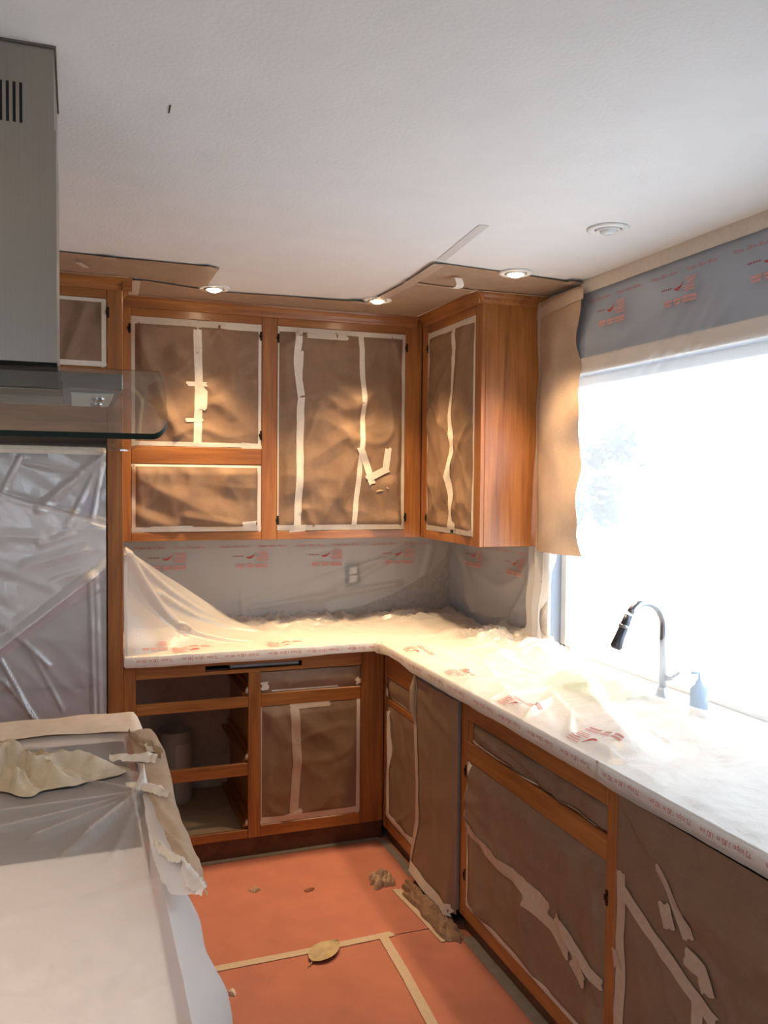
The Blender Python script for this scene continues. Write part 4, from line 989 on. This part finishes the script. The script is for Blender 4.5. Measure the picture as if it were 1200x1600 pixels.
ribbon(kk, 'paper_fold', [(-1.785, -1.808), (-1.749, -1.899), (-1.727, -1.935), (-1.712, -2.03)], [(-1.778, -1.87), (-1.758, -1.954), (-1.736, -1.99), (-1.72, -2.06)], .948, .944, KRAFT_PALE_LIT, 20, .006, 12, 5, .016)
ribbon(kk, 'tape_strip', [(-1.765, -1.93), (-1.752, -1.96), (-1.748, -2.02)], [(-1.735, -1.905), (-1.728, -1.95), (-1.726, -2.03)], .950, .948, TAPEW, 10, .005, 14, 4, .006)
# rag
V, F = [], []; n = 90
for j in range(n+1):
    for i in range(n+1):
        u, v = i/n*2-1, j/n*2-1; th_ = math.atan2(v, u); r = max(abs(u), abs(v))
        R = .15+.035*math.cos(th_*2+.4)+.022*math.cos(3*th_+1)+.03*ns(math.cos(th_)*2.5, math.sin(th_)*2.5, 5)
        R += .10*math.exp(-((th_+.12)/.22)**2)+.05*math.exp(-((th_+1.2)/.2)**2)
        x, y = -2.085+R*r*math.cos(th_), -2.04+R*r*math.sin(th_)*.95
        k = max(0, 1-r**1.4)
        rd = 1-abs(ns(x*16+1.5*ns(x*6, y*6, 1), y*12+x*6, 3))*2.8; r2 = 1-abs(ns(x*26+y*9, y*24-x*9, 8))*2.6
        z = .931+.034*k*(.6+ns(x*9, y*9, 2))+.046*max(-.1, rd)*min(1, 2.2*(1-r)+.10)*(.45+.55*k)+.009*max(-.2, r2)*min(1, 3*(1-r)+.10)
        z += .022*math.exp(-(((x+2.08)/.07)**2+((y+1.99)/.05)**2))
        V.append((x, y, z))
for j in range(n):
    for i in range(n): k = j*(n+1)+i; F.append((k, k+1, k+n+2, k+n+1))
tag(mk('cotton_rag', (V, F), CLOTH, smooth=True), 'crumpled beige cotton rag lying on the island', 'rag')

# ------------------------------------------------------------------ floor coverings
def floor_sheet(label, a0, a1, b0, b1, seed):
    V, F = [], []; na, nb = 30, 30
    for j in range(nb+1):
        for i in range(na+1):
            a = a0+(a1-a0)*i/na; b = b0+(b1-b0)*j/nb; V.append((a, b, .0015+.0012*(1+ns(a*2.5, b*2.5, seed))))
    for j in range(nb):
        for i in range(na): k = j*(na+1)+i; F.append((k, k+1, k+na+2, k+na+1))
    return tag(mk('floor_paper', (V, F), ROSIN, smooth=True), label, 'floor paper', 'red builder papers on the floor')
floor_sheet('red builder paper on the floor against the back base cabinet', -1.78, -.58, -1.398, -.592, 1)
floor_sheet('red builder paper on the floor between the tape seams and the island', -1.78, -.896, -4.0, -1.402, 2)
floor_sheet('red builder paper on the floor in front of the refrigerator', -2.95, -1.785, -1.56, -.645, 4)
floor_sheet('red builder paper on the floor along the sink cabinet', -.892, -.57, -4.0, -1.402, 3)
def floor_tape(label, pts, wd, m=TAPE, z=.0055):
    s = Sheet.__new__(Sheet); s.plane = FL(0); s.disp = lambda a, b: z; s.root = None
    return tag(s.tape(pts, wd, m, 0, 'floor_tape'), label, 'floor tape', 'tape strips on the floor')
floor_tape('masking tape seam running across the red floor paper', [(-1.70, -1.412), (-1.2, -1.405), (-.845, -1.392)], .034)
floor_tape('masking tape seam running along the aisle on the red paper', [(-.885, -1.385), (-.895, -1.65), (-.915, -1.95), (-.93, -2.5), (-.94, -3.4)], .034, z=.0066)
floor_tape('short masking tape strip beside the crumpled paper on the floor', [(-.715, -1.085), (-.70, -1.25), (-.685, -1.50)], .036)
floor_tape('grey tape along the foot of the back base cabinet', [(-1.62, -.612), (-.62, -.600)], .030, TAPE_GREY)
floor_tape('grey tape along the foot of the corner cabinet', [(-.612, -.62), (-.605, -.80), (-.61, -1.0)], .035, TAPE_GREY)
floor_tape('grey tape along the foot of the sink cabinet', [(-.60, -1.50), (-.60, -2.4), (-.60, -3.2)], .045, TAPE_GREY)
def crumple(name, label, cat, cx, cy, rx, ry, hh, seed, m, rot=0, n=22, z0=.004):
    V, F = [], []; ca, sa = math.cos(rot), math.sin(rot)
    for j in range(n+1):
        for i in range(n+1):
            u, v = i/n*2-1, j/n*2-1; r = max(abs(u), abs(v)); th_ = math.atan2(v, u)
            R = 1+.6*ns(math.cos(th_)*2.2, math.sin(th_)*2.2, seed); x, y = rx*R*r*math.cos(th_), ry*R*r*math.sin(th_)
            f1 = .45+.5*(1-2.4*abs(ns(x*22+seed, y*22, seed)))+.35*(1-2.4*abs(ns(x*48, y*48+seed, seed))); k = math.sqrt(max(0, 1-r*r))
            V.append((cx+x*ca-y*sa, cy+x*sa+y*ca, z0+hh*(k*(.35+.9*f1)+.12*max(0, ns(u*4, v*4, seed)))))
    for j in range(n):
        for i in range(n): k = j*(n+1)+i; F.append((k, k+1, k+n+2, k+n+1))
    return tag(mk(name, (V, F), m), label, cat)
crumple('crumpled_paper', 'long crumple of brown paper at the foot of the narrow appliance', 'paper scrap', -.655, -1.30, .050, .23, .032, 3.0, KRAFT, .05, 34)
crumple('crumpled_paper', 'small crumpled brown paper on the floor near the corner cabinet', 'paper scrap', -.745, -1.005, .05, .055, .034, 5.0, KRAFT_PALE_LIT)
crumple('paper_scrap', 'tiny pale paper scrap on the red floor paper', 'paper scrap', -1.252, -.908, .022, .018, .012, 6.0, KRAFT_PALE_LIT, n=8)
crumple('paper_scrap', 'tiny dark brown scrap on the red floor paper', 'paper scrap', -1.045, -.975, .022, .012, .005, 7.0, plain('brown_scrap', (.20, .07, .03), .8), .4, 8)
crumple('paper_scrap', 'pale scrap on the red floor paper beside the island', 'paper scrap', -1.455, -1.56, .012, .018, .010, 8.0, TAPEW, .4, 8)
# dry leaf with a midrib
V, F = [], []; n = 18; ang = math.radians(38); cx, cy = -1.11, -1.435
for i in range(n+1):
    t = i/n; wd = .047*math.sin(math.pi*t**.8)**.75
    for k in range(-3, 4):
        x, y = (t-.5)*.155, wd*k/3
        V.append((cx+x*math.cos(ang)-y*math.sin(ang), cy+x*math.sin(ang)+y*math.cos(ang), .0085+.006*(k/3)**2+.006*math.sin(t*3)+.002*ns(t*8, k, 3)))
for i in range(n):
    for k in range(6): q = i*7+k; F.append((q, q+1, q+8, q+7))
lf = thing('dry_leaf', 'dry tan leaf lying on the tape seam', 'leaf', (cx, cy, .006))
mk('blade', (V, F), LEAF, lf, True)
mk('stalk', tube([(cx-.078*math.cos(ang), cy-.078*math.sin(ang), .009), (cx-.10*math.cos(ang), cy-.10*math.sin(ang)-.004, .009)], .002, 6), LEAF, lf)

# ------------------------------------------------------------------ outside the window
def shrub(x, y, r, h, label):
    t = thing('garden_tree', label, 'tree', (x, y, -.15))
    V, F = [], []; rr = random.Random(int(x*10))
    puffs = [(rr.gauss(0, .6)*r, rr.gauss(0, .6)*r, h*rr.uniform(.60, 1.0), r*rr.uniform(.35, .7)) for _ in range(9)]
    for k in range(1300):
        px, py, pz, pr = rr.choice(puffs); d = Vector((rr.gauss(0, 1), rr.gauss(0, 1), rr.gauss(0, 1))).normalized(); e = d.orthogonal().normalized()
        c = Vector((x+px+rr.gauss(0, .5)*pr, y+py+rr.gauss(0, .5)*pr, pz-.15+rr.gauss(0, .5)*pr))
        n0 = len(V); V += [tuple(c+d*.07), tuple(c+e*.035), tuple(c-d*.07), tuple(c-e*.035)]; F.append((n0, n0+1, n0+2, n0+3))
    mk('foliage', (V, F), LEAVES, t); mk('stem', tube([(x, y, -.15), (x, y, h*.7)], .014, 8), CONC, t)
shrub(3.2, 3.42, .30, 2.30, 'small leafy tree outside the window')
